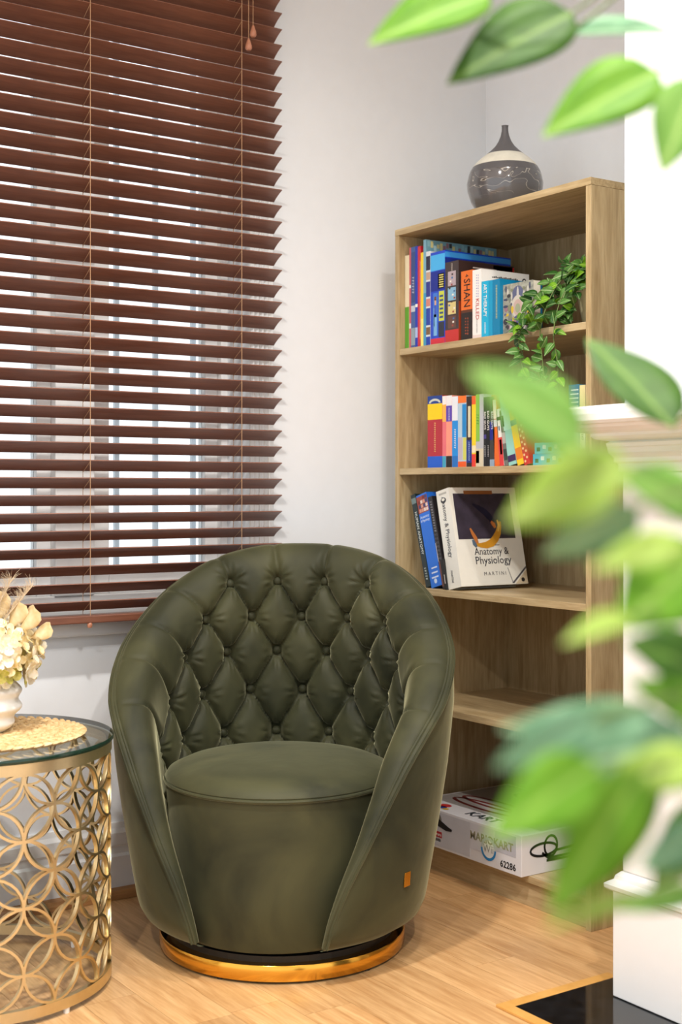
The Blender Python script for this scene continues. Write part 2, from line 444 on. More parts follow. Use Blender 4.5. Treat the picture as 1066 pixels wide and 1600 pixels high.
# ================================================================== BOOKS
VT = lambda x, y, z: basis((0, 0, -1), (0, -1, 0), (x, y, z))      # spine lettering running down
VH = lambda x, y, z: basis((0, -1, 0), (0, 0, 1), (x, y, z))       # level lettering on a spine
CT = lambda x, y, z: basis((1, 0, 0), (0, 0, 1), (x, y, z))        # front cover lettering
def marks(parent, n, size, yc_, zc_, length, cc):
    # one mesh of tiny unreadable strokes down a spine
    m_ = MB(); r_ = random.Random(n*7+int(zc_*1e4)); st_ = min(length/n, size*.75); hgt = size*.34
    for i in range(n):
        z1 = zc_+st_*(n/2-i); k = r_.uniform(.6, 1)
        m_.box((-.0004, yc_-hgt, z1-st_*.72), (.0001, yc_-hgt+2*hgt*k*.35, z1-st_*.1)); m_.box((-.0004, yc_+hgt*(1-k), z1-st_*.5), (.0001, yc_+hgt, z1-st_*.1))
    return m_.build('small_print', ink(cc), parent)
def book(yhi, thick, z0, h, depth, col, label, bands=(), texts=(), cover=(), lean=0, xf=2.29, yaw=0, group=None, hard=True):
    """origin: lower corner of the spine at its window side; spine faces the room"""
    o = empty('book', (xf, yhi, z0), (R(-lean), 0, R(yaw)))
    tag(o, label, 'book', group)
    c = min(.0022, thick*.18); mc = plain('cover_%d_%d_%d' % tuple(col), col, .35, var=.03)
    mm = MB()
    mm.box((0, -thick, 0), (c, 0, h)); mm.box((c, -thick, 0), (depth, -thick+c, h)); mm.box((c, -c, 0), (depth, 0, h))
    co = mm.build('cover', mc, o)
    e = .003 if hard else .0006
    box('page_block', (c, -thick+c, e), (depth-e, -c, h-e), M_paper, o)
    for za, zb_, cc in bands:
        ya, yb = 0, 1
        if len(cc) == 5: ya, yb = cc[3], cc[4]
        box('spine_print', (-.0003, -thick*yb+.0003, za*h), (0.0001, -thick*ya-.0003, zb_*h), ink(cc[:3]), co)
    for t in texts:
        body, zc, size, cc = t[:4]; mw = t[4]*h if len(t) > 4 else None
        yy = t[5] if len(t) > 5 else .5
        if body[0] == '~':
            marks(co, int(body[1:]), size, -thick*yy, zc*h, mw or .2*h, cc); continue
        text('title', body, size, VT(-.0004, -thick*yy, zc*h), ink(cc), co, mw)
    for xa, xb, za, zb_, cc in cover:
        box('cover_print', (xa*depth, -thick-.0003, za*h), (xb*depth, -thick+.0001, zb_*h), ink(cc), co)
    return co
K = (20, 20, 22); WHT = (240, 238, 232)
z = SH[0]
g1 = None
book(3.031, .019, z, .268, .21, (232, 222, 190), 'thin cream book with a green spine foot against the bookcase side', [(0, .45, (92, 160, 52))])
book(3.011, .008, z, .288, .22, (196, 92, 104), 'slim dusty pink book beside a cream one', [(.2, .25, WHT), (.6, .63, WHT)])
book(3.0025, .019, z, .288, .22, (62, 92, 150), 'slate blue annual with pale grey picture panels on its spine', [(.03, .2, (140, 160, 170)), (.36, .42, (190, 200, 210)), (.45, .95, (52, 74, 128))], [('~6', .62, .011, (200, 205, 215), .4)])
book(2.983, .011, z, .288, .22, (22, 52, 170), 'thin royal blue book beside a bright red hardback', [(.4, .43, WHT), (.1, .2, (170, 190, 230))])
book(2.9715, .0135, z, .286, .22, (196, 40, 52), 'bright red hardback with a white dashed line along its spine', [(.08, .85, (238, 190, 190, .75, .9))])
book(2.9575, .0115, z, .266, .20, (240, 206, 40), 'thin yellow book squeezed in beside the tall picture book', [(0, .3, (240, 225, 120))])
tb = book(2.9455, .012, z, .300, .26, (120, 170, 190), 'tallest picture book with a blue and white comic-strip cover edge', [(0, .5, (60, 150, 190))])
for i in range(22):
    r_ = random.Random(i); xa = .02+i*.043
    cc = [(172, 206, 214), (214, 208, 150), (52, 60, 70), (140, 190, 205), (150, 116, 130)][r_.randrange(5)]
    za = .90+r_.random()*.05
    box('cover_print', (xa*.26, -.0124, za*.3), ((xa+.035)*.26, -.0119, min(.99, za+.03+r_.random()*.05)*.3), ink(cc), tb)
book(2.933, .0185, z, .265, .21, (214, 222, 228), 'white book with a blue comic pattern down its spine', [(.0, .1, (20, 60, 170)), (.12, .2, (120, 90, 60)), (.22, .4, (30, 60, 160)), (.42, .5, (205, 130, 120)), (.52, .68, (40, 50, 140)), (.7, .78, (190, 160, 140)), (.8, .95, (30, 30, 60))])
bb = book(2.913, .064, z, .258, .24, (16, 66, 196), 'wide blue book with a cyan top and a figure in a pale blue suit',
     [(.80, .97, (70, 176, 236)), (.58, .79, (10, 36, 140)), (0, .07, (205, 40, 60)), (.10, .56, (60, 120, 210, .18, .5)), (.60, .76, (40, 44, 60, .52, .95)), (.25, .57, (196, 206, 70, .58, .95)), (.08, .24, (40, 44, 60, .55, .95))],
     cover=[(0, 1, .93, .985, (60, 150, 225)), (0, .6, .86, .92, (16, 40, 130))])
for (ya, yb, za, zb_, cc) in ((.24, .44, .10, .33, (120, 176, 224)), (.26, .42, .30, .43, (60, 90, 190)), (.29, .39, .43, .49, (222, 168, 130)), (.27, .40, .48, .52, (120, 70, 40)), (.22, .28, .20, .4, (120, 176, 224))):
    box('figure_print', (-.0006, -.064*yb, za*.258), (-.0002, -.064*ya, zb_*.258), ink(cc), bb)
for k in range(6):
    box('lettering_block', (-.0006, -.064*.9, (.61+k*.025)*.258), (-.0002, -.064*.6, (.61+k*.025+.013)*.258), ink((214, 204, 120)), bb)
    box('lettering_block', (-.0006, -.064*.88, (.28+k*.045)*.258), (-.0002, -.064*.64, (.28+k*.045+.022)*.258), ink((40, 70, 120)), bb)
db = book(2.848, .058, z, .222, .20, (58, 46, 46), 'thick dark brown book with oval picture panels and a red foot on its spine',
     [(0, .16, (190, 46, 44)), (.18, .33, (96, 66, 58, .2, .8)), (.35, .50, (214, 196, 132, .2, .8)), (.52, .68, (130, 178, 206, .2, .8)), (.70, .88, (176, 160, 168, .2, .8))],
     [('~9', .93, .008, (190, 180, 170), .1)], [(.0, .97, .86, .99, (52, 34, 32)), (.62, 1, .60, .985, (196, 34, 36)), (.0, .6, 0, .5, (150, 60, 30))])
for k in range(2): box('cover_print', (.05, -.0587, (.885+k*.035)*.222), (.135, -.0582, (.9+k*.035)*.222), ink((196, 186, 180)), db)
rr = random.Random(5)
for k in range(16):
    yy = .24+rr.random()*.42; zz = .2+k*.042; 
    box('picture_print', (-.0006, -.058*(yy+.12), zz*.222), (-.0002, -.058*yy, (zz+.022)*.222), ink([(150, 70, 60), (230, 225, 215), (70, 110, 160), (60, 40, 40)][k % 4]), db)
ob = book(2.7795, .0475, z, .188, .13, (222, 108, 34), 'orange paperback lettered SHAN with a black lower spine', [(0, .40, (34, 26, 24)), (.40, .44, (90, 46, 24))],
     [('SHAN', .68, .042, K, .40), ('~6', .20, .020, (150, 70, 40), .26)], [(0, 1, .0, .4, (30, 24, 22))], hard=False)
text('emblem', '4', .017, VT(-.0004, -.024, .93*.188), ink(K), ob)
wb = book(2.7315, .036, z, .185, .17, (236, 234, 230), 'white paperback with KILLED in red letters on its spine', [(.0, .06, (226, 210, 205))],
     [('KILLED', .43, .020, (190, 70, 70), .3, .55), ('~9', .76, .014, (150, 150, 190), .34, .55), ('~14', .18, .006, (110, 110, 120), .2, .5)], hard=False)
for k in range(16): box('small_print', (.038+k*.0058, -.0364, .1645), (.042+k*.0058, -.0359, .1675+.001*(k % 3)), ink(K), wb)
for k in range(5): box('small_print', (.072+k*.0052, -.0364, .1565), (.0755+k*.0052, -.0359, .1595), ink(K), wb)
MB().lathe([(.007, 0), (.007, .0004)], 20).build('emblem', ink(K), wb, loc=(.152, -.0360, .165), rot=(PI/2, 0, 0))
MB().lathe([(.0035, 0), (.0035, .0007)], 20).build('emblem', ink(WHT), wb, loc=(.152, -.0360, .165), rot=(PI/2, 0, 0))
book(2.6945, .0285, z, .150, .15, (30, 172, 214), 'cyan paperback lettered ART THERAPY', [(0, .03, (20, 150, 196))], [('ART THERAPY', .66, .022, WHT, .58), ('~9', .17, .008, WHT, .2)], hard=False)
book(2.6655, .0455-.001, z, .149, .15, (14, 124, 168), 'deep turquoise paperback next to the patterned colouring book', [(0, 1, (22, 150, 194, 0, .35))], [('~22', .6, .0075, (214, 206, 120), .6, .7)], hard=False)
# last book stands face-on
pb = tag(empty('book', (2.30, 2.6195, z)), 'small face-on colouring book with an intricate grey and violet pattern', 'book')
box('page_block', (.0015, -.1125, .001), (.0255, -.001, .131), M_paper, pb)
mm = MB(); mm.box((0, -.1135, 0), (.0015, 0, .132)); mm.box((.0255, -.1135, 0), (.027, 0, .132)); mm.box((.0015, -.001, 0), (.0255, 0, .132)); mm.build('cover', plain('cover_grey_pattern', (150, 152, 140), .5, var=.35, scale=110), pb)
def disc(name, y, z_, ry, rz, cc, p, dx):
    v = [(-dx, y, z_)] + [(-dx, y+ry*math.cos(a*PI/10), z_+rz*math.sin(a*PI/10)) for a in range(20)]
    v2 = [(0.0002, *q[1:]) for q in v]
    f = [(0, 1+a, 1+(a+1) % 20) for a in range(20)] + [(1+a, 22+a, 22+(a+1) % 20, 1+(a+1) % 20) for a in range(20)]
    return mesh(name, v+v2, f, ink(cc), p)
yc = -.057
rp_ = random.Random(9)
pat = [(0, .100, .022, .024, (92, 98, 128)), (0, .102, .004, .020, (190, 190, 186)), (0, .070, .024, .030, (196, 192, 182)), (0, .068, .017, .021, (188, 164, 156)), (0, .066, .010, .012, (150, 158, 130)), (0, .028, .022, .020, (84, 92, 130)), (0, .022, .006, .005, (24, 22, 26))]
for k in range(46):
    a = rp_.uniform(.008, .052); zz = rp_.uniform(.008, .124)
    if a < .020 and zz > .04: continue
    ry, rz = rp_.uniform(.003, .009), rp_.uniform(.003, .010); cc = rp_.choice([(96, 104, 140), (128, 132, 108), (196, 194, 184), (70, 74, 96), (206, 178, 60), (150, 116, 130), (120, 128, 120), (60, 60, 64)])
    pat += [(a, zz, ry, rz, cc), (-a, zz, ry, rz, cc)]
for k, (dy, zz, ry, rz, cc) in enumerate(pat):
    disc('pattern_print', yc+dy, zz, ry, rz, cc, pb, .0005+.000008*k)
# second shelf
z = SH[1]
def bands(*b): return list(b)
hb = book(2.926, .065, z, .200, .14, (176, 36, 52), 'thick red hardback with a yellow upper panel and blue top and foot', [(0, .16, (20, 90, 200)), (.67, .89, (246, 206, 10)), (.89, 1, (24, 60, 140))], [('~14', .42, .008, (226, 196, 120), .5)])
for a in range(8):
    an = PI*a/8; an2 = PI*(a+1)/8
    mesh('arc_print', [(-.0007, -.0325+.026*math.cos(an), .180+.012*math.sin(an)), (-.0007, -.0325+.026*math.cos(an2), .180+.012*math.sin(an2)), (-.0007, -.0325+.018*math.cos(an2), .180+.006*math.sin(an2)), (-.0007, -.0325+.018*math.cos(an), .180+.006*math.sin(an))], [(0, 1, 2, 3)], ink((200, 206, 196)), hb)
book(2.8605, .016, z, .197, .14, (226, 110, 120), 'narrow coral pink paperback beside the thick red hardback', bands((.64, .88, (240, 180, 80)), (.88, 1, (236, 234, 230)), (0, .16, (60, 160, 190))), hard=False)
book(2.844, .0255, z, .197, .14, (238, 150, 128), 'salmon paperback with a violet upper spine and black foot', bands((.64, .86, (88, 66, 172)), (.86, 1, (232, 230, 232)), (0, .16, K)), [('~8', .74, .006, WHT, .2)], hard=False)
book(2.818, .025, z, .193, .14, (30, 140, 220), 'sky blue paperback with a white upper spine', bands((.66, 1, (226, 230, 236)), (0, .16, (30, 110, 190))), [('~9', .4, .008, WHT, .4)], hard=False)
book(2.7925, .035, z, .193, .14, (176, 200, 214), 'pale blue paperback banded orange at top and foot', bands((0, .08, (226, 90, 30)), (.90, 1, (236, 116, 40)), (.42, .88, (28, 132, 200, .5, 1)), (.1, .41, (206, 206, 96, .6, 1)), (.1, .42, (186, 176, 190, 0, .55))), hard=False)
book(2.757, .022, z, .190, .13, (46, 34, 34), 'dark brown paperback with a navy badge low on its spine', bands((.06, .38, (24, 50, 130)), (.42, .86, (214, 206, 176, .3, .8))), [('~10', .22, .007, (180, 200, 230), .3)], hard=False)
book(2.7345, .0165, z, .190, .13, (244, 206, 40), 'yellow paperback with red head and foot', bands((.88, 1, (230, 90, 40)), (0, .18, (220, 60, 50)), (.2, .3, (236, 222, 180))), hard=False)
book(2.7175, .031, z, .193, .14, (182, 184, 190), 'grey paperback with a lime green strip on its spine', bands((.35, 1, (132, 186, 70, 0, .5)), (0, .25, (206, 196, 170)), (.05, .22, (212, 60, 60, 0, .45))), [('~4', .65, .010, (40, 110, 30), .3, .25)], hard=False)
book(2.686, .0115, z, .184, .13, (30, 30, 32), 'first of three black BAD GUYS paperbacks, beside the grey and lime one', bands((.4, .46, (70, 60, 130))), [('BAD GUYS', .66, .010, WHT, .42), ('~7', .22, .006, (180, 180, 180), .35)], hard=False)
book(2.674, .0125, z, .184, .13, (26, 26, 28), 'middle one of three black BAD GUYS paperbacks', (), [('BAD GUYS', .66, .011, WHT, .42), ('~7', .22, .006, (180, 180, 180), .35)], hard=False)
book(2.661, .0185, z, .184, .13, (60, 60, 58), 'charcoal BAD GUYS paperback with a blue patch, beside a leaning orange book', bands((.38, .64, (24, 32, 130, 0, .7)), (0, .1, (140, 160, 180))), [('BAD GUYS', .66, .010, WHT, .42)], hard=False)
book(2.641, .019, z, .188, .13, (226, 106, 40), 'orange paperback leaning with a cream picture on its spine', bands((.66, .93, (236, 226, 206, .2, .9)), (.55, .65, (210, 214, 214, .2, .9))), lean=4, hard=False)
book(2.621, .017, z, .150, .12, (234, 232, 228), 'short leaning white book with a red lower spine', bands((0, .5, (214, 64, 66)), (.2, .46, (246, 238, 232, .3, .8)), (.62, .7, (40, 50, 120, .3, .6)), (.8, .86, K)), lean=6, hard=False)
book(2.6025, .014, z, .146, .12, (112, 112, 106), 'leaning grey paperback with a swirling dark pattern', bands((.1, .3, (52, 66, 60)), (.4, .6, (180, 176, 170)), (.7, .9, (70, 100, 80))), lean=8, hard=False)
book(2.5855, .030, z, .186, .13, (150, 206, 196), 'pale aqua paperback leaning between a grey one and a yellow one', bands((.05, .14, (60, 40, 90)), (.5, .8, (176, 222, 210))), lean=12, hard=False)
book(2.552, .024, z, .150, .12, (244, 200, 40), 'yellow paperback leaning on the aqua one', bands((.1, .3, (226, 130, 40)), (.7, .8, (40, 60, 130))), lean=14, hard=False)
rb = book(2.526, .022, z, .120, .11, (196, 60, 50), 'short red paperback spotted with pale dots', (), lean=15, hard=False)
for k in range(12): disc('dot_print', -.006-(k % 2)*.009, .01+k*.0085, .0032, .0032, (236, 200, 150), rb, .0005)
for k in range(2):
    f_ = empty('book', (2.288, 2.492-.006*k, z+.0004+k*.0285)); tag(f_, ['turquoise picture book lying flat at the foot of a pair', 'aqua patterned picture book lying on top of a turquoise one'][k], 'book')
    cc = [(60, 176, 206), (96, 190, 200)][k]; mm = MB()
    mm.box((0, -.12, 0), (.13, 0, .0015)); mm.box((0, -.12, .0265), (.13, 0, .028)); mm.box((0, -.12, .0015), (.0015, 0, .0265)); mm.build('cover', ink(cc), f_)
    box('page_block', (.0015, -.119, .0015), (.128, -.001, .0265), M_paper, f_)
    for j in range(5): box('spine_print', (-.0004, -.02-j*.021, .006+(j % 2)*.006), (.0001, -.008-j*.021, .016+(j % 2)*.006), ink([(30, 90, 70), (220, 236, 240)][j % 2]), f_)
sb = book(2.3665, .036, z, .195, .13, (60, 116, 150), 'steel blue book with a fine white pattern behind the trailing vine', bands((.5, .97, (50, 100, 150)), (.1, .45, (190, 200, 190))), hard=False)
for k in range(9): box('spine_print', (-.0006, -.034, .1+k*.01), (-.0002, -.003-.003*(k % 3), .103+k*.01), ink((206, 220, 228)), sb)
book(2.329, .020, z, .192, .13, (226, 214, 160), 'cream book with tiny dark print next to the bookcase side', bands((.2, .5, (236, 230, 206))), [('~11', .45, .007, (90, 80, 60), .3)], hard=False)
book(2.308, .010, z, .196, .13, (92, 60, 120), 'purple paperback at the end of the second shelf', bands((.0, .12, (60, 40, 90))), hard=False)
# third shelf: leaning textbooks
z = SH[2]
book(2.9335, .021, z, .268, .2, (26, 44, 48), 'dark teal textbook lettered HUMAN ANATOMY in white, leaning on the bookcase side', [(.9, .96, (110, 130, 130))], [('HUMAN ANATOMY', .58, .014, (220, 226, 222), .6), ('~5', .14, .010, (190, 200, 196))], lean=15.5)
bk = book(2.909, .048, z, .266, .2, (34, 110, 214), 'blue textbook with a red photo panel at the top of its spine', [(.80, .98, (150, 70, 60))], [], lean=15.5)
for k in range(14):
    r_ = random.Random(k+40)
    box('photo_print', (-.0006, -.046+.0105*(k % 4), (.81+.045*(k//4))*.266), (-.0002, -.046+.0105*(k % 4)+.009, (.81+.045*(k//4)+.035)*.266), ink([(206, 150, 130), (120, 40, 36), (60, 66, 110), (226, 206, 196)][r_.randrange(4)]), bk)
for zz in (.20, .15, .10): box('small_print', (-.0004, -.040, zz*.266-.002), (.0001, -.010-.05*(zz-.1), zz*.266+.002), ink((206, 222, 244)), bk)
for t, zz, s in (('Anatomy', .755, .011), ('& Physiology', .715, .011)):
    text('title', t, s, VH(-.0004, -.024, zz*.266), ink((206, 222, 244)), bk, .040)
disc('emblem', -.024, .016, .006, .007, (206, 222, 244), bk, .0005)
book(2.8580, .0185, z, .262, .2, (34, 30, 32), 'black textbook with faint lettering leaning behind the white one', [(.03, .3, (110, 70, 60, .0, .4)), (.25, .5, (210, 206, 206, 0, .12))], [('~12', .78, .010, (150, 150, 156), .35), ('~7', .45, .016, (86, 84, 90), .3)], lean=15)
book(2.8380, .005, z, .085, .15, (26, 26, 28), 'small black booklet at the foot of the leaning textbooks', [(.2, .5, (206, 200, 196, .2, .8))], lean=11, xf=2.283)
an = book(2.8322, .058, z, .275, .235, (232, 230, 220), 'large white Anatomy & Physiology textbook with a dark photo of a diving figure on its cover',
    [(.95, .97, (180, 178, 170, .2, .8))], [('Anatomy & Physiology', .62, .026, (40, 44, 60), .62), ('MARTINI', .12, .014, (60, 60, 70), .12, .4)], lean=12.5, yaw=-2)
disc('emblem', -.029, .245, .012, .008, (60, 60, 64), an, .0006)
disc('emblem', -.029, .247, .007, .004, (232, 230, 220), an, .0009)
TH = .058
def cp(name, pts, cc, dz=.0005, p=an):      # flat print on the cover: polygon in (x,z) metres
    v = [(x_, -TH-dz, z_) for x_, z_ in pts]; n_ = len(v); v += [(x_, -TH+.0002, z_) for x_, z_ in pts]
    f = [tuple(range(n_))] + [(i, n_+i, n_+(i+1) % n_, (i+1) % n_) for i in range(n_)]
    return mesh(name, v, f, plain('print_%d_%d_%d' % tuple(cc), cc, .45, var=.25 if sum(cc) < 240 else .05, scale=40), p)
cp('photo_print', [(.012, .130), (.012, .258), (.212, .258), (.212, .130)], (58, 52, 66))
cp('cover_strip', [(.050, .256), (.050, .266), (.150, .266), (.150, .256)], (152, 96, 52), .0008)
def stroke(pts, w0, cc, dz):
    pts = [Vector((a, b)) for a, b in pts]; L, Rr = [], []
    for i, p in enumerate(pts):
        t = (pts[min(i+1, len(pts)-1)]-pts[max(i-1, 0)]).normalized(); nn = Vector((-t.y, t.x)); ww = w0*math.sin(PI*(i+.6)/(len(pts)+.2))
        L.append(tuple(p+nn*ww)); Rr.append(tuple(p-nn*ww))
    cp('figure_print', L+Rr[::-1], cc, dz)
stroke([(.075, .228), (.095, .218), (.115, .205), (.130, .190), (.138, .176), (.142, .164)], .010, (24, 26, 52), .0008)
stroke([(.132, .178), (.140, .170), (.144, .160)], .006, (196, 110, 50), .0011)
stroke([(.068, .114), (.085, .112), (.105, .112), (.125, .118), (.140, .130), (.152, .146), (.160, .166), (.164, .178)], .011, (206, 146, 40), .0011)
stroke([(.056, .160), (.062, .146), (.070, .132), (.074, .118), (.070, .110)], .006, (196, 120, 60), .0010)
stroke([(.060, .128), (.064, .116), (.070, .108)], .006, (90, 110, 130), .0013)
stroke([(.152, .150), (.158, .168), (.154, .182)], .004, (226, 178, 80), .0014)
text('cover_title', 'Anatomy &', .030, CT(.120, -TH-.0006, .094), ink((44, 46, 58)), an, .12)
text('cover_title', 'Physiology', .030, CT(.122, -TH-.0006, .069), ink((44, 46, 58)), an, .125)
for k in range(12): box('small_print', (.078+k*.0062, -TH-.0006, .1105), (.0825+k*.0062, -TH+.0001, .1135), ink((120, 120, 126)), an)
text('author', 'M A R T I N I', .014, CT(.122, -TH-.0006, .032), ink((110, 106, 104)), an, .085)
cp('corner_print', [(.190, 0.001), (.2345, 0.001), (.2345, .040)], (206, 190, 160), .0006)
cp('corner_print', [(.178, .004), (.2345, .050), (.2345, .044), (.184, .003)], (90, 88, 92), .0009)
cp('corner_print', [(.17, .047), (.176, .026), (.182, .005), (.180, .005), (.174, .026), (.168, .047)], (120, 118, 118), .0007)
disc_v = [(.218+.006*math.cos(a*PI/8), .012+.006*math.sin(a*PI/8)) for a in range(16)]
cp('corner_emblem', disc_v, (40, 36, 34), .0011)

# ================================================================== TOY BOX
BXO = Vector((2.245, 2.488, SH[4]+.0005))
tbx = tag(empty('toy_box', BXO), 'white racing-track toy box lettered 62286 on the bottom shelf', 'box')
bl_, bd, bh = .47, .37, .104
box('carton', (0, 0, 0), (bd, bl_, bh), plain('white_carton', (226, 225, 228), .4, var=.04, scale=6), tbx, .0012)
def fpr(ya, yb, za, zb_, cc, n='front_print', dx=.0004): return box(n, (-dx, ya, za), (.0001, yb, zb_), ink(cc), tbx)   # y measured from right end
def FT(y, z_): return basis((0, -1, 0), (0, 0, 1), (-.0006, y, z_))
fpr(.20, .47, .006, .098, (204, 204, 210)); fpr(.10, .2, .03, .098, (214, 214, 220)); fpr(.02, .1, .045, .098, (190, 190, 198))
text('box_number', '62286', .024, FT(.050, .018), ink(K), tbx, .072, .0004)
text('box_title', 'MARIOKART', .030, FT(.115, .066), ink((150, 146, 120)), tbx, .17, .0008)
def ring(y, z_, r0, r1, cc, dx, n='logo_ring', a0=0, a1=360):
    v, f = [], []; N = 28
    for i in range(N+1):
        a = R(a0+(a1-a0)*i/N)
        v += [(-dx, y+r1*math.cos(a), z_+r1*math.sin(a)), (-dx, y+r0*math.cos(a), z_+r0*math.sin(a))]
    for i in range(N): f.append((2*i, 2*i+2, 2*i+3, 2*i+1))
    return mesh(n, v, f, ink(cc), tbx)
ring(.125, .044, 0.0, .030, (232, 232, 230), .0007); ring(.125, .044, .023, .030, (40, 130, 190), .0010, a0=180, a1=360); ring(.125, .044, .023, .030, (190, 196, 200), .0010, a0=0, a1=180)
text('logo', 'Wii', .028, FT(.125, .044).copy() @ Matrix.Translation((0, 0, .0006)), ink((150, 150, 150)), tbx, .04)
fpr(.318, .362, .030, .046, (176, 34, 40), dx=.0007); text('badge', 'Carrera', .013, FT(.34, .038) @ Matrix.Translation((0, 0, .0004)), ink(WHT), tbx, .038)
for k in range(6): fpr(.324+k*.0055, .328+k*.0055, .019, .026+.001*(k % 2), (120, 40, 44), 'small_print')
# hand controller drawn on the front: dark grip and pale dial
ring(.336, .078, 0, .017, (132, 128, 118), .0007, 'controller_print')
def fpoly(pts, cc, n, dx=.001):
    return mesh(n, [(-dx, a, b) for a, b in pts], [tuple(range(len(pts)))], ink(cc), tbx)
fpoly([(.372, .080), (.365, .090), (.335, .082), (.29, .066), (.274, .062), (.276, .056), (.30, .054), (.34, .062)], K, 'controller_print', .0012)
# track figure of eight on the right end, flat print
def endtube(pts, n):
    pts = [Vector((a, 0, b)) for a, b in pts]; v, f = [], []
    for i, p in enumerate(pts):
        t = (pts[min(i+1, len(pts)-1)]-pts[max(0, i-1)]).normalized(); nn = Vector((-t.z, 0, t.x))*.0032
        v += [(p.x+nn.x, -.0006, p.z+nn.z), (p.x-nn.x, -.0006, p.z-nn.z)]
    for i in range(len(pts)-1): f.append((2*i, 2*i+1, 2*i+3, 2*i+2))
    mesh(n, v, f, ink(K), tbx)
endtube([(.075+.045*math.cos(a*PI/12), .060+.016*math.sin(a*PI/12)) for a in range(25)], 'track_print')
endtube([(.100+.022*math.cos(a*PI/12), .066+.026*math.sin(a*PI/12)) for a in range(25)], 'track_print')
endtube([(.07, .052), (.09, .036), (.2, .036), (.22, .046), (.21, .056), (.12, .052)], 'track_print')
endtube([(.085, .030), (.2, .028)], 'track_print')
box('end_print', (.25, -.0004, .012), (.36, .0001, .1), ink((196, 196, 204)), tbx)
# lid picture: track loops in dark red and black on pale ground, lettering along the near edge
def lid(pts, cc, wd, n='lid_print'):
    pts = [Vector((a, b, 0)) for a, b in pts]; v, f = [], []
    for i, p in enumerate(pts):
        t = (pts[min(i+1, len(pts)-1)]-pts[max(0, i-1)]).normalized(); nn = Vector((-t.y, t.x, 0))*wd
        v += [(p.x+nn.x, p.y+nn.y, bh+.0006), (p.x-nn.x, p.y-nn.y, bh+.0006)]
    for i in range(len(pts)-1): f.append((2*i, 2*i+1, 2*i+3, 2*i+2))
    mesh(n, v, f, ink(cc), tbx)
box('lid_panel', (.075, .01, bh), (.36, .46, bh+.0003), ink((176, 172, 170)), tbx)
box('lid_panel', (.16, .2, bh+.0001), (.36, .46, bh+.0004), ink((150, 146, 142)), tbx)
for dx in (0, .035): lid([(.13+dx+.03*math.cos(a*PI/14), .28+.14*math.sin(a*PI/14)) for a in range(29)], (104, 26, 26), .006)
lid([(.26+.06*math.cos(a*PI/14), .22+.05*math.sin(a*PI/14)) for a in range(29)], K, .006)
lid([(.30+.03*math.cos(a*PI/14), .26+.09*math.sin(a*PI/14)) for a in range(29)], K, .005)
text('lid_title', 'KART', .05, basis((0, -1, 0), (1, 0, 0), (.045, .20, bh+.0006)), ink((50, 60, 66)), tbx, .12, .001)
# round dabs of red, blue and yellow print near the lid's corner
for (a, b, r_, cc) in ((.045, .36, .016, (200, 40, 44)), (.026, .352, .013, (30, 60, 150)), (.022, .33, .008, (226, 176, 40))):
    mesh('lid_spot', [(a+r_*math.cos(t*PI/9), b+1.3*r_*math.sin(t*PI/9), bh+.0008) for t in range(18)], [tuple(range(18))], ink(cc), tbx)

# ================================================================== TEARDROP VASE ON THE BOOKCASE
tv = tag(empty('vase', (2.452, 2.785, H)), 'grey teardrop vase with a cream band and marbled veins on top of the bookcase', 'vase')
def marble():
    m, nt, b = newmat('grey_marbled_glaze')
    tc = nt.nodes.new('ShaderNodeTexCoord')
    n = nt.nodes.new('ShaderNodeTexNoise'); n.inputs['Scale'].default_value = 11; n.inputs['Detail'].default_value = 1; n.inputs['Distortion'].default_value = 1.2
    mpz = nt.nodes.new('ShaderNodeMapping'); mpz.inputs['Scale'].default_value = (1, 1, 2.2)
    nt.links.new(tc.outputs['Object'], mpz.inputs['Vector']); nt.links.new(mpz.outputs[0], n.inputs['Vector'])
    r = nt.nodes.new('ShaderNodeValToRGB'); e = r.color_ramp.elements
    e[0].position = .44; e[0].color = (*srgb((88, 86, 88)), 1); e[1].position = .56; e[1].color = (*srgb((96, 94, 96)), 1)
    for pos, c in ((.490, (96, 94, 94)), (.497, (190, 186, 178)), (.503, (176, 170, 160)), (.509, (70, 64, 58)), (.518, (92, 90, 92))):
        k = e.new(pos); k.color = (*srgb(c), 1)
    sp = nt.nodes.new('ShaderNodeSeparateXYZ'); nt.links.new(tc.outputs['Object'], sp.inputs[0])
    mr = nt.nodes.new('ShaderNodeMapRange'); mr.inputs['From Min'].default_value = .075; mr.inputs['From Max'].default_value = .062
    mr.inputs['To Min'].default_value = 0; mr.inputs['To Max'].default_value = 1
    nt.links.new(sp.outputs['Z'], mr.inputs['Value'])
    mx = nt.nodes.new('ShaderNodeMix'); mx.data_type = 'RGBA'; mx.inputs['B'].default_value = (*srgb((92, 90, 92)), 1)
    nt.links.new(n.outputs['Fac'], r.inputs['Fac']); nt.links.new(mr.outputs[0], mx.inputs['Factor']); nt.links.new(r.outputs['Color'], mx.inputs['A'])
    nt.links.new(mx.outputs['Result'], b.inputs['Base Color'])
    setp(b, Roughness=.12, Coat_Weight=.6); return m
M_marb = marble(); M_greymatte = plain('grey_matte_glaze', (92, 90, 92), .5, var=.04); M_cream = plain('cream_glaze', (220, 216, 200), .3, var=.08, scale=40)
M_greygl = plain('grey_gloss_glaze', (90, 88, 90), .14, var=.05)
vp = [(.052, 0), (.060, .004), (.078, .030), (.094, .058), (.104, .090), (.106, .112), (.101, .138)]
MB().lathe(vp, 56, capt=False).build('body', M_marb, tv, True)
MB().lathe([(.101, .138), (.097, .149), (.091, .160)], 56, capb=False, capt=False).build('shoulder', M_greygl, tv, True)
MB().lathe([(.0913, .160), (.082, .173), (.068, .187), (.055, .198)], 56, capb=False, capt=False).build('cream_band', M_cream, tv, True)
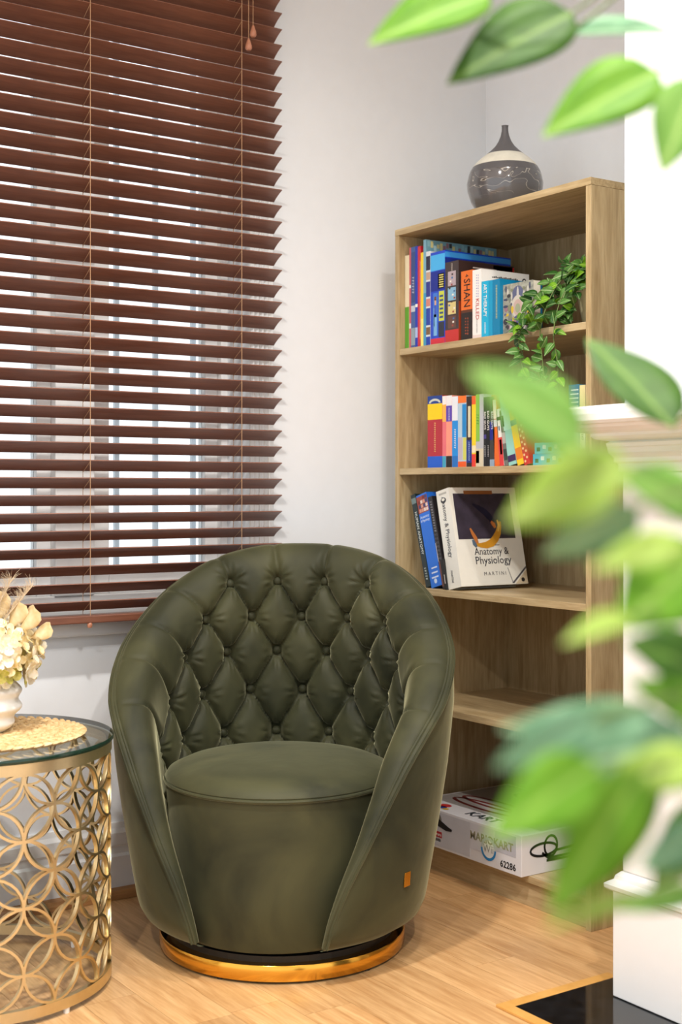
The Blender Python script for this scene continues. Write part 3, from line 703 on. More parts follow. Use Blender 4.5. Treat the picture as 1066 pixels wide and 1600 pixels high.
MB().lathe([(.055, .198), (.040, .211), (.027, .225), (.018, .240), (.012, .256), (.009, .272), (.0088, .284), (.010, .287), (.006, .287), (.006, .27)], 48, capb=False).build('neck', M_greymatte, tv, True)

tv.scale = (1, 1, .93)

# ================================================================== LEAF GEOMETRY
def leaf_mesh(name, mat, wr=.42, fold=.25, droop=.18, ny=8, th=.006, blunt=False):
    nx = 4; V = []; F = []
    for layer in (0, 1):
        for j in range(ny+1):
            t = j/ny; wdt = wr*.5*(math.sin(PI*min(1, t**.78))**.85)*(1-.25*t)*1.22 if 0 < t < 1 else .0
            if blunt: wdt = wr*.5*min(1, (t/.55)**.8 if t else .06)*(1 if t < .9 else .62)
            for i in range(nx+1):
                u = -1+2*i/nx; xx = u*wdt
                zz = abs(xx)*fold - droop*t*t + (-th if layer else 0)*(1 if 0 < t < 1 else 0)
                V.append((xx, t, zz))
    n = (nx+1)*(ny+1)
    for j in range(ny):
        for i in range(nx):
            a = j*(nx+1)+i; F.append((a, a+1, a+nx+2, a+nx+1)); F.append((n+a, n+a+nx+1, n+a+nx+2, n+a+1))
    for j in range(ny):
        for i in (0, nx):
            a = j*(nx+1)+i; q = (a, a+nx+1, n+a+nx+1, n+a); F.append(q if i == 0 else q[::-1])
    me = bpy.data.meshes.new(name); me.from_pydata(V, [], F); me.update()
    me.polygons.foreach_set('use_smooth', [True]*len(me.polygons)); me.materials.append(mat); return me
def put_leaf(me, base, tip, normal, parent, wscale=1.0, origin=Vector((0, 0, 0)), name='leaf'):
    base = Vector(base); tip = Vector(tip); y = tip-base; L = y.length; y.normalize()
    z = Vector(normal); z = (z-y*z.dot(y)).normalized(); xx = y.cross(z)
    m = Matrix((xx*L*wscale, y*L, z*L)).transposed().to_4x4(); m.translation = base-origin
    o = bpy.data.objects.new(name, me); link(o, parent); o.matrix_local = m; return o

# ================================================================== TRAILING VINE IN A POT
PO = Vector((2.395, 2.362, SH[0]))
pv = tag(empty('potted_vine', PO), 'trailing artificial vine spilling from a pale pot on the top shelf', 'potted plant')
MB().lathe([(.038, 0.0005), (.046, .02), (.054, .06), (.058, .088), (.060, .092), (.055, .092), (.05, .07)], 32, capt=True).build('pot', plain('pale_yellow_pot', (222, 214, 170), .5), pv, True)
ivy = [leaf_mesh('vine_leaf_'+k, LEAF[k], .55, .3, .2, 6) for k in ('ivy_dark', 'ivy_mid', 'ivy_bright', 'ivy_mid')]
rv = random.Random(21)
strands = []
top = Vector((0, 0, .092))
def strand(pts, n, ls=(.030, .043)):
    P = [Vector(p) for p in pts]
    # catmull-rom resample
    out = []
    for i in range(len(P)-1):
        p0 = P[max(i-1, 0)]; p1 = P[i]; p2 = P[i+1]; p3 = P[min(i+2, len(P)-1)]
        for k in range(8):
            t = k/8; out.append(.5*((2*p1)+(p2-p0)*t+(2*p0-5*p1+4*p2-p3)*t*t+(3*p1-p0-3*p2+p3)*t**3))
    out.append(P[-1])
    MB().tube(out, .0013, 5).build('vine_stem', M_stem, pv, True)
    for k in range(n):
        f = (k+.5)/n*(len(out)-1); i = int(f); p = out[i].lerp(out[min(i+1, len(out)-1)], f-i)
        d = Vector((rv.uniform(-1, .35), rv.uniform(-1, 1), rv.uniform(-.75, .5))).normalized()
        L = rv.uniform(*ls)
        nrm = Vector((-.75, -.45, .55)) + Vector((rv.uniform(-.5, .5), rv.uniform(-.5, .5), rv.uniform(-.4, .4)))
        q = p+d*L
        # stay clear of the shelf edge and side panel
        if q.y+PO.y < 2.295: q.y = 2.295-PO.y+rv.random()*.01
        if p.z > .0 and q.z < .004 and q.x > -.13: q.z = .006
        put_leaf(rv.choice(ivy), p, q, nrm, pv, rv.uniform(.85, 1.1))
# offsets from the pot: -x is towards the room, +y towards the window; shelf front edge at x = -.125
strand([(0, 0, .09), (-.03, .03, .15), (-.09, .06, .13), (-.145, .10, .06), (-.155, .125, -.01), (-.15, .12, -.07), (-.15, .11, -.13)], 30)
strand([(0, 0, .09), (-.04, .04, .14), (-.10, .09, .10), (-.15, .13, .03), (-.16, .12, -.06), (-.155, .10, -.15), (-.15, .085, -.18)], 28)
strand([(0, 0, .09), (-.05, .01, .15), (-.12, .03, .10), (-.15, .055, 0), (-.15, .05, -.08), (-.15, .04, -.15), (-.148, .035, -.20)], 32)
strand([(0, 0, .09), (-.06, 0, .13), (-.13, .0, .07), (-.15, .01, -.02), (-.15, -.005, -.1), (-.15, .0, -.17)], 28)
strand([(0, 0, .09), (-.02, .06, .13), (-.06, .11, .10), (-.11, .14, .05), (-.15, .145, -.01)], 20)
strand([(0, 0, .09), (-.02, .02, .13), (-.05, .05, .15), (-.07, .065, .165)], 16)
strand([(0, 0, .09), (-.03, -.02, .13), (-.05, -.03, .15), (-.06, -.035, .13)], 24)
strand([(0, 0, .09), (-.05, .0, .13), (-.085, -.005, .10), (-.10, -.01, .05), (-.11, -.005, .02)], 26)
strand([(0, 0, .09), (-.06, .03, .14), (-.10, .05, .11), (-.125, .06, .06), (-.14, .07, .0)], 24)
strand([(0, 0, .09), (.0, .03, .14), (-.03, .03, .16), (-.055, .01, .15)], 20)
strand([(0, 0, .09), (-.04, .02, .12), (-.08, .02, .10), (-.10, .03, .05), (-.11, .04, .02)], 20)

# ================================================================== TUFTED ARMCHAIR
CH = tag(empty('armchair', (1.634, 2.639, 0), (0, 0, R(-41.5))), 'olive green velvet tub armchair with a deep-buttoned back and gold base ring', 'armchair')
ctrl = np.array([ # phi deg from the back, z, padding thickness
 (0, .904, .058), (20, .897, .058), (40, .867, .060), (57, .812, .062), (73, .740, .066), (88, .664, .070), (103, .594, .070), (116, .528, .066), (126, .458, .058), (134, .375, .044), (141, .290, .032), (147.5, .210, .024), (152, .140, .018), (154.5, .084, .013)], float)
def catmull(c, n):
    out = []; m_ = len(c)
    for i in range(m_-1):
        p0 = c[i-1] if i else c[0]*2-c[1]; p0 = p0 if i else np.array([-c[1][0], c[1][1], c[1][2]]); p1 = c[i]; p2 = c[i+1]; p3 = c[min(i+2, m_-1)]
        for k in range(n):
            t = k/n; out.append(.5*(2*p1+(p2-p0)*t+(2*p0-5*p1+4*p2-p3)*t*t+(3*p1-p0-3*p2+p3)*t**3))
    out.append(c[-1]); return np.array(out)
half = catmull(ctrl, 22)
rim = np.concatenate([half[::-1]*np.array([-1, 1, 1]), half[1:]])
phi = np.radians(rim[:, 0]); zr = rim[:, 1]; Wd = rim[:, 2]; NU = len(phi)
def r_out(z_): return np.interp(z_, [.069, .12, .2, .3, .43, .57, .68, .80, .92], [.326, .334, .346, .361, .381, .398, .400, .386, .362])
def cyl(r_, p_, z_): return np.stack([r_*np.sin(p_), r_*np.cos(p_), z_*np.ones_like(p_)], -1)
Rm = cyl(r_out(zr), phi, zr)
# outer shell
NQ = 26; Pout = np.zeros((NU, NQ, 3)); zb0 = .070
for k in range(NQ):
    qv = k/(NQ-1); zz = zr+(zb0-zr)*qv
    rr_ = r_out(zz); e = np.clip((.125-zz)/.055, 0, 1); rr_ = rr_-.035*(1-np.sqrt(1-e*e*.999))
    bulge = .006*np.sin(PI*qv)
    Pout[:, k] = cyl(rr_+bulge, phi, zz)
sh = grid('outer_shell', Pout, M_velvet, CH)
# inner padded and buttoned surface
Tn = np.gradient(Rm, axis=0); Tn /= np.linalg.norm(Tn, axis=1)[:, None]
In = -np.stack([np.sin(phi), np.cos(phi), 0*phi], -1)
Ne = np.cross(Tn, In); sgn = np.sign(Ne[NU//2, 2]); Ne *= sgn; Ne /= np.linalg.norm(Ne, axis=1)[:, None]
ET = np.clip(Wd/.058, .35, 1)*.012
Rin = Rm + In*ET[:, None]
Pe = np.stack([Rm + In*(ET*u)[:, None] + Ne*(.0035*math.sin(PI*u)) for u in (0, .15, .4, .6, .85, 1)], 1)
grid('shell_edge', Pe, M_velvet, CH)
NA, NB = 34, 110
amax = R(140)
P = np.zeros((NU, NA+NB, 3))
for k in range(NA):
    a = amax*k/(NA-1)
    P[:, k] = Rin + In*(Wd*.5*(1-math.cos(a)))[:, None] + Ne*(Wd*.22*math.sin(a))[:, None]
E_ = P[:, NA-1]; tg = In*(Wd*.5*math.sin(amax))[:, None] + Ne*(Wd*.22*math.cos(amax))[:, None]; tg /= np.linalg.norm(tg, axis=1)[:, None]
pa = np.abs(phi); pb_ = np.where(pa < R(85), pa, R(85)+(pa-R(85))*.72)*np.sign(phi)
zbot = np.minimum(.34, zr-.04); zbot = np.maximum(zbot, .072)
B_ = cyl(np.full(NU, .272), pb_, zbot)
Ls = np.linalg.norm(B_-E_, axis=1)[:, None]
C1 = E_+tg*Ls*.22; C2 = B_+np.array([0, 0, 1])*Ls*.40 - In*.028
for k in range(NB):
    t = (k+1)/NB
    P[:, NA+k] = (1-t)**3*E_ + 3*(1-t)**2*t*C1 + 3*(1-t)*t*t*C2 + t**3*B_
RU = .31
ph = np.arctan2(P[:, :, 0], P[:, :, 1]); U = RU*ph; Vv = P[:, :, 2]
# unwrap bend of the padding towards the rim: measure crease lines in (arc, height)
rows = [(.828, [-37.5, -12.5, 12.5, 37.5]), (.730, [-51, -25.5, 0, 25.5, 51]), (.640, [-63, -38, -12.7, 12.7, 38, 63]), (.540, [-75, -51, -25.5, 0, 25.5, 51, 75]), (.438, [-88, -63, -38, -12.7, 12.7, 38, 63, 88]), (.345, [-75, -51, -25.5, 0, 25.5, 51, 75])]
BT = [[(RU*R(d), zz) for d in ds] for zz, ds in rows]
seg = []
for i in range(len(BT)-1):
    for a in BT[i]:
        for b in BT[i+1]:
            if abs(a[0]-b[0]) < .09: seg.append((a, b, 1.0))
rimU = RU*phi; rimV = zr+.03
for i, row in enumerate(BT[:5]):
    ends = row if i == 0 else [row[0], row[-1]]
    for a in ends:
        j = np.argmin((rimU-a[0])**2*(1.0 if i else 3.0)+(rimV-a[1])**2)
        b = (rimU[j], rimV[j]); 
        if i == 0: b = (a[0]*1.10, .94)
        seg.append((a, b, .8))
dsum = np.zeros(U.shape); KS = .0075
for a, b, wt in seg:
    dx, dy = b[0]-a[0], b[1]-a[1]; L2 = dx*dx+dy*dy
    t = np.clip(((U-a[0])*dx+(Vv-a[1])*dy)/L2, 0, 1)
    d = np.hypot(U-a[0]-t*dx, Vv-a[1]-t*dy)
    if wt < 1: d = d*(1+1.2*t) + .017*t
    dsum += np.exp(-np.minimum(d, .25)/KS)
dmin = np.clip(-KS*np.log(dsum+1e-12), 0, 1)
fade = np.ones(NA+NB); fade[:NA] = np.clip((np.arange(NA)/(NA-1)-.02)/.98, 0, 1)**1.1
Hh = .036
dn = np.clip(dmin/.042, 0, 1); disp = Hh*(.92*np.sqrt(1-(1-dn)**2.0)+.08*(1-np.exp(-dmin/.003)))
arm = np.clip((np.abs(ph)-R(95))/R(30), 0, 1)[:]
dimp = np.zeros_like(U)
for row in BT:
    for a in row:
        du = U-a[0]; dv = Vv-a[1]; r_ = np.hypot(du, dv); an_ = np.arctan2(dv, du)
        dimp -= .007*np.exp(-(r_/.018)**2)
        disp = disp + (.0030*np.cos(11*an_+a[0]*90)+.0018*np.cos(17*an_+a[0]*50+a[1]*70))*np.exp(-((r_-.027)/.015)**2)
disp = (disp-Hh+dimp)*fade[None, :]*np.clip(Wd/.05, .25, 1)[:, None]
du = np.gradient(P, axis=0); dv = np.gradient(P, axis=1); Nn = np.cross(du, dv); Nn /= (np.linalg.norm(Nn, axis=2)[:, :, None]+1e-9)
if (Nn[NU//2, NA+40] @ np.array([0, -1, 0])) < 0: Nn = -Nn
P0 = P.copy(); P = P+Nn*disp[:, :, None]
ib = grid('tufted_back', P, M_velvet, CH)
# fabric buttons
bpro = [(.0001, .0060), (.0055, .0054), (.0092, .003), (.0108, 0), (.009, -.006)]
bm0 = None
for row in BT[:5]:
    for a in row:
        dd = (U-a[0])**2+(Vv-a[1])**2; dd[:, :NA] += 1
        i, j = np.unravel_index(np.argmin(dd), dd.shape)
        p = Vector(P[i, j]); nrm = Vector(Nn[i, j])
        if bm0 is None:
            b0 = MB().lathe(bpro[::-1], 16).build('button', M_velvet, ib, True); bm0 = b0.data; ob_ = b0
        else:
            ob_ = bpy.data.objects.new('button', bm0); link(ob_, ib)
        ob_.matrix_local = Matrix.Translation(p+nrm*.0085) @ nrm.to_track_quat('Z', 'Y').to_matrix().to_4x4()
# piping along the rim
pp = [Vector(Rin[i] + Ne[i]*.0015) for i in range(0, NU, 2)]
MB().tube(pp, .0042, 8).build('rim_piping', M_velvet, CH, True)
pp = [Vector(Rm[i] - Ne[i]*.004 - In[i]*.001) for i in range(0, NU, 2)]
MB().tube(pp, .0032, 6).build('seam_piping', M_velvet, CH, True)
# lower hem closing the shell, seat drum and cushion
SC = (0, -.030, 0); EX, EY = .264, .280
def ell(m_):
    m_.v = [(SC[0]+x_*EX, SC[1]+y_*EY, z_) for x_, y_, z_ in m_.v]; return m_
ell(MB().lathe([(.93, .068), (.95, .076), (.965, .2), (.985, .32), (.99, .392)], 96)).build('seat_drum', M_velvet, CH, True)
sc_ = ell(MB().lathe([(.95, .386), (.99, .392), (1.0, .401), (.975, .412), (.86, .426), (.66, .437), (.38, .443), (.12, .445), (.002, .445)], 96)).build('seat_cushion', M_velvet, CH, True)
MB().tube([(SC[0]+EX*math.cos(a*PI/60), SC[1]+EY*math.sin(a*PI/60), .394) for a in range(120)], .0042, 8, True).build('seat_piping', M_velvet, sc_, True)
MB().lathe([(.23, .052), (.24, .052), (.27, .069), (.20, .069)], 64, capb=True, capt=True).build('swivel_plate', M_black, CH, True)
MB().lathe([(.262, .006), (.284, .006), (.286, .009), (.286, .037), (.284, .040), (.262, .040)], 96, capb=False, capt=False).build('base_ring', M_brass, CH, True)
MB().lathe([(.0, .039), (.262, .039), (.262, .053), (.0, .053)], 64).build('base_disc', M_black, CH)
for k in range(5):
    a = 2*PI*k/5+.6; MB().lathe([(.008, 0), (.008, .0065)], 12, (.272*math.cos(a), .272*math.sin(a), 0)).build('foot', M_black, CH)
# small gold tag on the window-far flank
pt = R(120); zt = .205; rt = float(r_out(np.array(zt)))+.0065
tq = empty('brand_tag', (rt*math.sin(pt), rt*math.cos(pt), zt), (0, 0, -pt), CH)
bpy.data.objects.remove(tq)
tg_ = box('brand_tag', (-.011, -.001, -.016), (.011, .0016, .016), M_brass, CH, .0006, loc=(rt*math.sin(pt), rt*math.cos(pt), zt), rot=(R(-4), 0, -pt)); tg_['label'] = 'small gold metal tag'

# ================================================================== SIDE TABLE
TC = Vector((.952, 2.776, 0)); TR = .284; TH_ = .530
st = tag(empty('side_table', TC), 'round gold side table of interlaced rings with a glass top', 'table')
MB().lathe([(TR-.012, .494), (TR, .494), (TR, .516), (TR-.012, .516)], 96, capb=False, capt=False).build('top_band', M_gold, st, True)
MB().lathe([(TR-.012, .012), (TR, .012), (TR, .034), (TR-.012, .034)], 96, capb=False, capt=False).build('bottom_band', M_gold, st, True)
# close the bands' inner faces
for n_, za, zb_ in (('top_band_inner', .494, .516), ('bottom_band_inner', .012, .034)):
    MB().lathe([(TR-.012, za), (TR-.012, zb_)], 96, capb=False, capt=False).build(n_, M_gold, st, True)
mm = MB().lathe([(.0005, .517), (TR+.003, .517)], 96, capb=False, capt=False); mm.lathe([(TR+.003, .527), (.0005, .527)], 96, capb=False, capt=False)
mm.build('glass_top', M_tglass, st)
MB().lathe([(TR+.003, .517), (TR+.0045, .519), (TR+.0045, .525), (TR+.003, .527)], 96, capb=False, capt=False).build('glass_edge', M_gedge, st, True)
NC = 13; rr0 = (.494-.034)/3.5/2; rc = TR-.006; da = 2*PI/NC
def arc_mesh(name, a0, a1):
    m_ = MB(); N = 28; full = abs(a1-a0-360) < .1; pts = []
    for i in range(N if full else N+1):
        a = R(a0+(a1-a0)*i/N); th_ = (rr0*1.03*math.cos(a))/rr0*(da/2)/1.03
        pts.append((rc*math.sin(th_), -rc*math.cos(th_)+rc, rr0*math.sin(a)))
    # rectangular bar following the cylinder
    n0 = len(pts); hw_, ht_ = .0026, .0042
    for i, p in enumerate(pts):
        p = Vector(p); t = Vector(pts[(i+1) % n0] if full else pts[min(i+1, n0-1)])-Vector(pts[i-1] if (full or i) else pts[0]); t.normalize()
        ra = Vector((p.x, p.y-rc, 0)).normalized(); sd = ra.cross(t).normalized()
        for s1, s2 in ((-1, -1), (1, -1), (1, 1), (-1, 1)): m_.v.append(tuple(p+sd*hw_*s1+ra*ht_*s2))
    for i in range(n0 if full else n0-1):
        j = (i+1) % n0
        for k in range(4): m_.f.append((i*4+k, i*4+(k+1) % 4, j*4+(k+1) % 4, j*4+k))
    if not full: m_.f.append((3, 2, 1, 0)); m_.f.append(tuple((n0-1)*4+k for k in range(4)))
    o = m_.build(name, M_gold, st, True); return o
protos = {'f': arc_mesh('ring', 0, 360), 't': arc_mesh('ring', 180, 360), 'b': arc_mesh('ring', 0, 180)}
used = set()
def put_ring(kind, ang, zc):
    o = protos[kind]
    if kind in used: o = o.copy(); link(o, st)
    used.add(kind)
    o.rotation_euler = (0, 0, ang); o.location = Matrix.Rotation(ang, 3, 'Z') @ Vector((0, -rc, 0)) + Vector((0, 0, zc))
for i in range(NC):
    a = i*da+.23
    for k in range(3): put_ring('f', a, .034+rr0*(1+2*k))
    for k in range(3): put_ring('f', a+da/2, .034+rr0*(2+2*k))
    put_ring('b', a+da/2, .034)
    put_ring('t', a, .494)
for k in range(4):
    a = k*PI/2+.35; MB().lathe([(.006, 0), (.007, .0125)], 12, ((TR-.008)*math.cos(a), (TR-.008)*math.sin(a), 0)).build('foot', M_white, st, True)

# woven round placemat
MAT_R = .198; mo = Vector((.975, 2.752, .5275))
def straw():
    m, nt, b = newmat('woven_straw')
    tc = nt.nodes.new('ShaderNodeTexCoord'); n = nt.nodes.new('ShaderNodeTexNoise'); n.inputs['Scale'].default_value = 70; n.inputs['Detail'].default_value = 3
    nt.links.new(tc.outputs['Object'], n.inputs['Vector'])
    r = nt.nodes.new('ShaderNodeValToRGB'); r.color_ramp.elements[0].position = .3; r.color_ramp.elements[1].position = .65
    r.color_ramp.elements[0].color = (*srgb((196, 156, 100)), 1); r.color_ramp.elements[1].color = (*srgb((230, 200, 150)), 1)
    nt.links.new(n.outputs['Fac'], r.inputs['Fac']); nt.links.new(r.outputs['Color'], b.inputs['Base Color']); b.inputs['Roughness'].default_value = .7
    return m
M_straw = straw()
pm = tag(empty('placemat', mo), 'round braided straw placemat under the flower vase', 'placemat')
MB().lathe([(.0005, .0005), (MAT_R-.012, .0005), (MAT_R-.012, .004), (.0005, .004)], 64, capb=False, capt=False).build('backing', M_straw, pm)
mm = MB(); rows_ = 7; bw_ = MAT_R/rows_
for k in range(rows_):
    rad = bw_*(k+.5); n_ = max(6, int(2*PI*rad/.021))
    for s_ in (-1, 1):
        for i in range(n_):
            a = 2*PI*(i+(.5 if s_ > 0 else 0))/n_; c = Vector(((rad+s_*bw_*.22)*math.cos(a), (rad+s_*bw_*.22)*math.sin(a), .006))
            tdir = Vector((-math.sin(a), math.cos(a), 0)); rd = Vector((math.cos(a), math.sin(a), 0))
            ax = (tdir+rd*s_*.55+Vector((0, 0, .22))).normalized(); sd = ax.cross(Vector((0, 0, 1))).normalized(); up = sd.cross(ax)
            n0 = len(mm.v)
            for (u, wdt) in ((-1, .15), (-.5, .85), (.1, 1), (.6, .8), (1, .15)):
                for q_ in range(6):
                    an_ = q_*PI/3; mm.v.append(tuple(c+ax*u*.0165+sd*math.cos(an_)*.0078*wdt+up*math.sin(an_)*.0050*wdt))
            for r_ in range(4):
                for q_ in range(6): mm.f.append((n0+r_*6+q_, n0+r_*6+(q_+1) % 6, n0+(r_+1)*6+(q_+1) % 6, n0+(r_+1)*6+q_))
            mm.f.append(tuple(n0+q_ for q_ in range(6))[::-1]); mm.f.append(tuple(n0+24+q_ for q_ in range(6)))
tag(mm.build('braid', M_straw, pm, True), kind='stuff')

# white wavy vase
VO = Vector((.958, 2.770, .5375))
fv = tag(empty('flower_vase', VO), 'white ceramic vase with spiral swells on the straw placemat', 'vase')
Pv = np.zeros((72, 40, 3))
for i in range(72):
    a = 2*PI*i/72
    for k in range(40):
        h_ = k/39*.115
        base = np.interp(h_, [0, .02, .055, .095, .115], [.054, .070, .084, .081, .072])
        rr_ = base+.0045*math.sin(2*PI*h_/.037+a)
        Pv[i, k] = (rr_*math.cos(a), rr_*math.sin(a), h_+.004*math.sin(a+1)*(1 if k else 0))
grid('body', Pv, M_white, fv, True)
MB().lathe([(.05, .0005), (.05, .006)], 32).build('base', M_white, fv)
MB().lathe([(.06, .095), (.0005, .095)], 32, capb=False, capt=False).build('foam', plain('floral_foam', (120, 130, 80), .9), fv)

# flowers in the vase
FO = VO+Vector((0, 0, .115))
fa = tag(empty('flower_bouquet', FO), 'bouquet of cream hydrangea florets with golden dried leaves', 'flowers')
def petal_mat(name, a, b_):
    m, nt, b = newmat(name); out = nt.nodes['Material Output']
    tc = nt.nodes.new('ShaderNodeTexCoord'); n = nt.nodes.new('ShaderNodeTexNoise'); n.inputs['Scale'].default_value = 2.5
    nt.links.new(tc.outputs['Object'], n.inputs['Vector'])
    r = nt.nodes.new('ShaderNodeValToRGB'); r.color_ramp.elements[0].position = .35; r.color_ramp.elements[1].position = .65
    r.color_ramp.elements[0].color = (*srgb(a), 1); r.color_ramp.elements[1].color = (*srgb(b_), 1)
    nt.links.new(n.outputs['Fac'], r.inputs['Fac']); nt.links.new(r.outputs['Color'], b.inputs['Base Color']); b.inputs['Roughness'].default_value = .6
    tr = nt.nodes.new('ShaderNodeBsdfTranslucent'); nt.links.new(r.outputs['Color'], tr.inputs['Color'])
    ms = nt.nodes.new('ShaderNodeMixShader'); ms.inputs[0].default_value = .3
    nt.links.new(b.outputs[0], ms.inputs[1]); nt.links.new(tr.outputs[0], ms.inputs[2]); nt.links.new(ms.outputs[0], out.inputs['Surface']); return m
M_petal = petal_mat('cream_petal', (240, 226, 188), (250, 245, 230)); M_petal2 = petal_mat('yellow_petal', (238, 214, 150), (246, 232, 192)); M_gleaf = petal_mat('golden_leaf', (236, 208, 150), (250, 236, 200)); M_sepal = petal_mat('lime_petal', (176, 176, 70), (214, 206, 120))
def floret_mesh(name, mat):
    V, F = [], []
    for p_ in range(4):
        a0 = p_*PI/2
        c_, s_ = math.cos(a0), math.sin(a0); n0 = len(V)
        for t, wd in ((0, .05), (.35, .36), (.7, .52), (.95, .36), (1.05, .10)):
            for u in (-1, 0, 1):
                x_, y_ = t, u*wd; z_ = .30*t*t-.06+(.10*abs(u)*t) + .05*math.sin(5*t+u+p_)
                V.append((x_*c_-y_*s_, x_*s_+y_*c_, z_))
        for j in range(4):
            for u in range(2): F.append((n0+j*3+u, n0+j*3+u+1, n0+(j+1)*3+u+1, n0+(j+1)*3+u))
    n0 = len(V)
    for k in range(6): V.append((.1*math.cos(k*PI/3), .1*math.sin(k*PI/3), .03))
    V.append((0, 0, .1)); F += [(n0+k, n0+(k+1) % 6, n0+6) for k in range(6)]
    me = bpy.data.meshes.new(name); me.from_pydata(V, [], F); me.update(); me.polygons.foreach_set('use_smooth', [True]*len(me.polygons)); me.materials.append(mat); return me
fms = [floret_mesh('floret_cream', M_petal), floret_mesh('floret_cream_b', M_petal), floret_mesh('floret_yellow', M_petal2), floret_mesh('floret_lime', M_sepal)]
rf = random.Random(11); cen = Vector((.0, 0, .045))
for k in range(150):
    # golden-angle points on the cluster
    zf = 1-1.55*(k+.5)/150; a = k*2.39996; s_ = math.sqrt(max(0, 1-zf*zf))
    dr = Vector((s_*math.cos(a), s_*math.sin(a), zf)); rad = rf.uniform(.078, .098)
    p = cen+Vector((dr.x*rad*1.36, dr.y*rad*1.36, dr.z*rad*.92))
    if p.z < -.035: continue
    o = bpy.data.objects.new('floret', fms[3] if (zf < -.25 and rf.random() < .4) else rf.choice(fms[:3])); link(o, fa)
    nrm = (dr+Vector((rf.uniform(-.4, .4), rf.uniform(-.4, .4), rf.uniform(-.3, .3)))).normalized()
    o.matrix_local = Matrix.Translation(p) @ nrm.to_track_quat('Z', 'Y').to_matrix().to_4x4() @ Matrix.Rotation(rf.random()*6.3, 4, 'Z') @ Matrix.Scale(rf.uniform(.017, .023), 4)
MB().lathe([(.001, -.05), (.045, -.04), (.085, .01), (.10, .04), (.08, .08), (.02, .105), (.001, .11)], 20, capb=False, capt=False).build('flower_core', plain('core_green', (150, 140, 80), .9), fa, True)
def gold_leaf(base, tip, nrm, wsc):
    me = leaf_mesh('golden_leaf', M_gleaf, .74, -.35, -.1, 6, .01, True)
    return put_leaf(me, base, tip, nrm, fa, wsc, name='dried_leaf')
rgt = CR; 
for dx, dz, tx, tz, dep in ((.06, .105, .088, .160, 0), (.085, .10, .124, .148, -.01), (.105, .085, .150, .108, .005), (.02, .11, .036, .185, .01), (-.04, .11, -.06, .18, 0), (-.08, .08, -.14, .13, 0), (.0, .1, .02, .17, -.06)):
    gold_leaf(rgt*dx+CF*dep+CU*dz, rgt*tx+CF*dep*1.5+CU*tz, -CF*.8+CU*.5-rgt*.2, 1.05)
for k in range(3):     # feathery plume
    mm = MB(); b0 = Vector((.0, 0, .1))+rgt*(-.01+.02*k)
    tipv = b0+rgt*(.03+.025*k)+CU*(.12-.012*k)
    for i in range(160):
        t = rf.uniform(.25, 1); p = b0.lerp(tipv, t); q_ = p+rgt*rf.uniform(-.02, .022)+CU*rf.uniform(.008, .03)+CF*rf.uniform(-.018, .018)
        mm.tube([p, (p+q_)/2+CU*.003, q_], [.0003, .00025, .00015], 3)
    mm.tube([b0, tipv], .0012, 5)
    tag(mm.build('plume', plain('pampas_plume', (214, 194, 164), .9), fa), kind='stuff')

# ================================================================== FIREPLACE SURROUND
fp = tag(empty('fireplace_surround', (BX, 1.2, 0)), 'white painted fireplace surround with moulded mantel shelf and plinth blocks', 'fireplace')
FO_ = Vector((BX, 1.2, 0))
def fb(name, a, b, bev=.004, m_=M_trim): return box(name, tuple(Vector(a)-FO_), tuple(Vector(b)-FO_), m_, fp, bev)
YE = 1.94; YN = .46
def fmould(name, prof, y0, y1, ends=True):
    """mitred moulding: profile of (overhang, z) carried round front and both ends, on a core of face x=2.03"""
    m_ = MB(); X0 = 2.03
    n_ = len(prof)
    for (o_, z_) in prof:
        m_.v += [(BX-FO_.x, y1+o_-FO_.y, z_), (X0-o_-FO_.x, y1+o_-FO_.y, z_), (X0-o_-FO_.x, y0-o_-FO_.y, z_), (BX-FO_.x, y0-o_-FO_.y, z_)]
    for i in range(n_-1):
        for k in range(3): m_.f.append((i*4+k, i*4+k+1, (i+1)*4+k+1, (i+1)*4+k))
    m_.f.append((0, 1, 2, 3)); m_.f.append(tuple((n_-1)*4+k for k in range(4)))
    m_.f.append(tuple(i*4 for i in range(n_)) + ()) if False else None
    return m_.build(name, M_trim, fp)
fmould('mantel_shelf', [(.10, 1.186), (.128, 1.186), (.134, 1.192), (.136, 1.205), (.134, 1.216), (.128, 1.221), (0, 1.221)], YN, YE-.012)
fmould('bed_mould', [(.02, 1.142), (.028, 1.142), (.03, 1.15), (.024, 1.154), (.045, 1.158), (.052, 1.164), (.052, 1.170), (.085, 1.174), (.098, 1.180), (.100, 1.186)], YN, YE-.012)
for y0, y1 in ((YE-.22, YE), (YN, YN+.22)):
    fmould('capital', [(.0, 1.090), (.006, 1.092), (.006, 1.108), (.012, 1.112), (.012, 1.120), (.020, 1.130), (.022, 1.142)], y0, y1)
    fb('pilaster', (2.03, y0, .262), (BX, y1, 1.090))
    fmould('plinth_cap', [(.022, .224), (.026, .228), (.027, .236), (.022, .240), (.012, .246), (.010, .254), (.002, .262), (0, .262)], y0, y1)
    fb('plinth_block', (2.01, y0-.008, .0062), (BX, y1+.008, .224), .002)
fb('frieze', (2.05, YN+.2205, .98), (BX, YE-.2205, 1.142))
fb('inner_slip', (2.062, YN+.2205, .006), (BX, YN+.34, .98), .002, M_hearth); fb('inner_slip', (2.062, YE-.34, .006), (BX, YE-.2205, .98), .002, M_hearth)
fb('inner_slip', (2.062, YN+.3405, .80), (BX, YE-.3405, .98), .002, M_hearth)
fb('fire_panel', (2.08, YN+.3405, .006), (BX, YE-.3405, .80), .002, M_black)

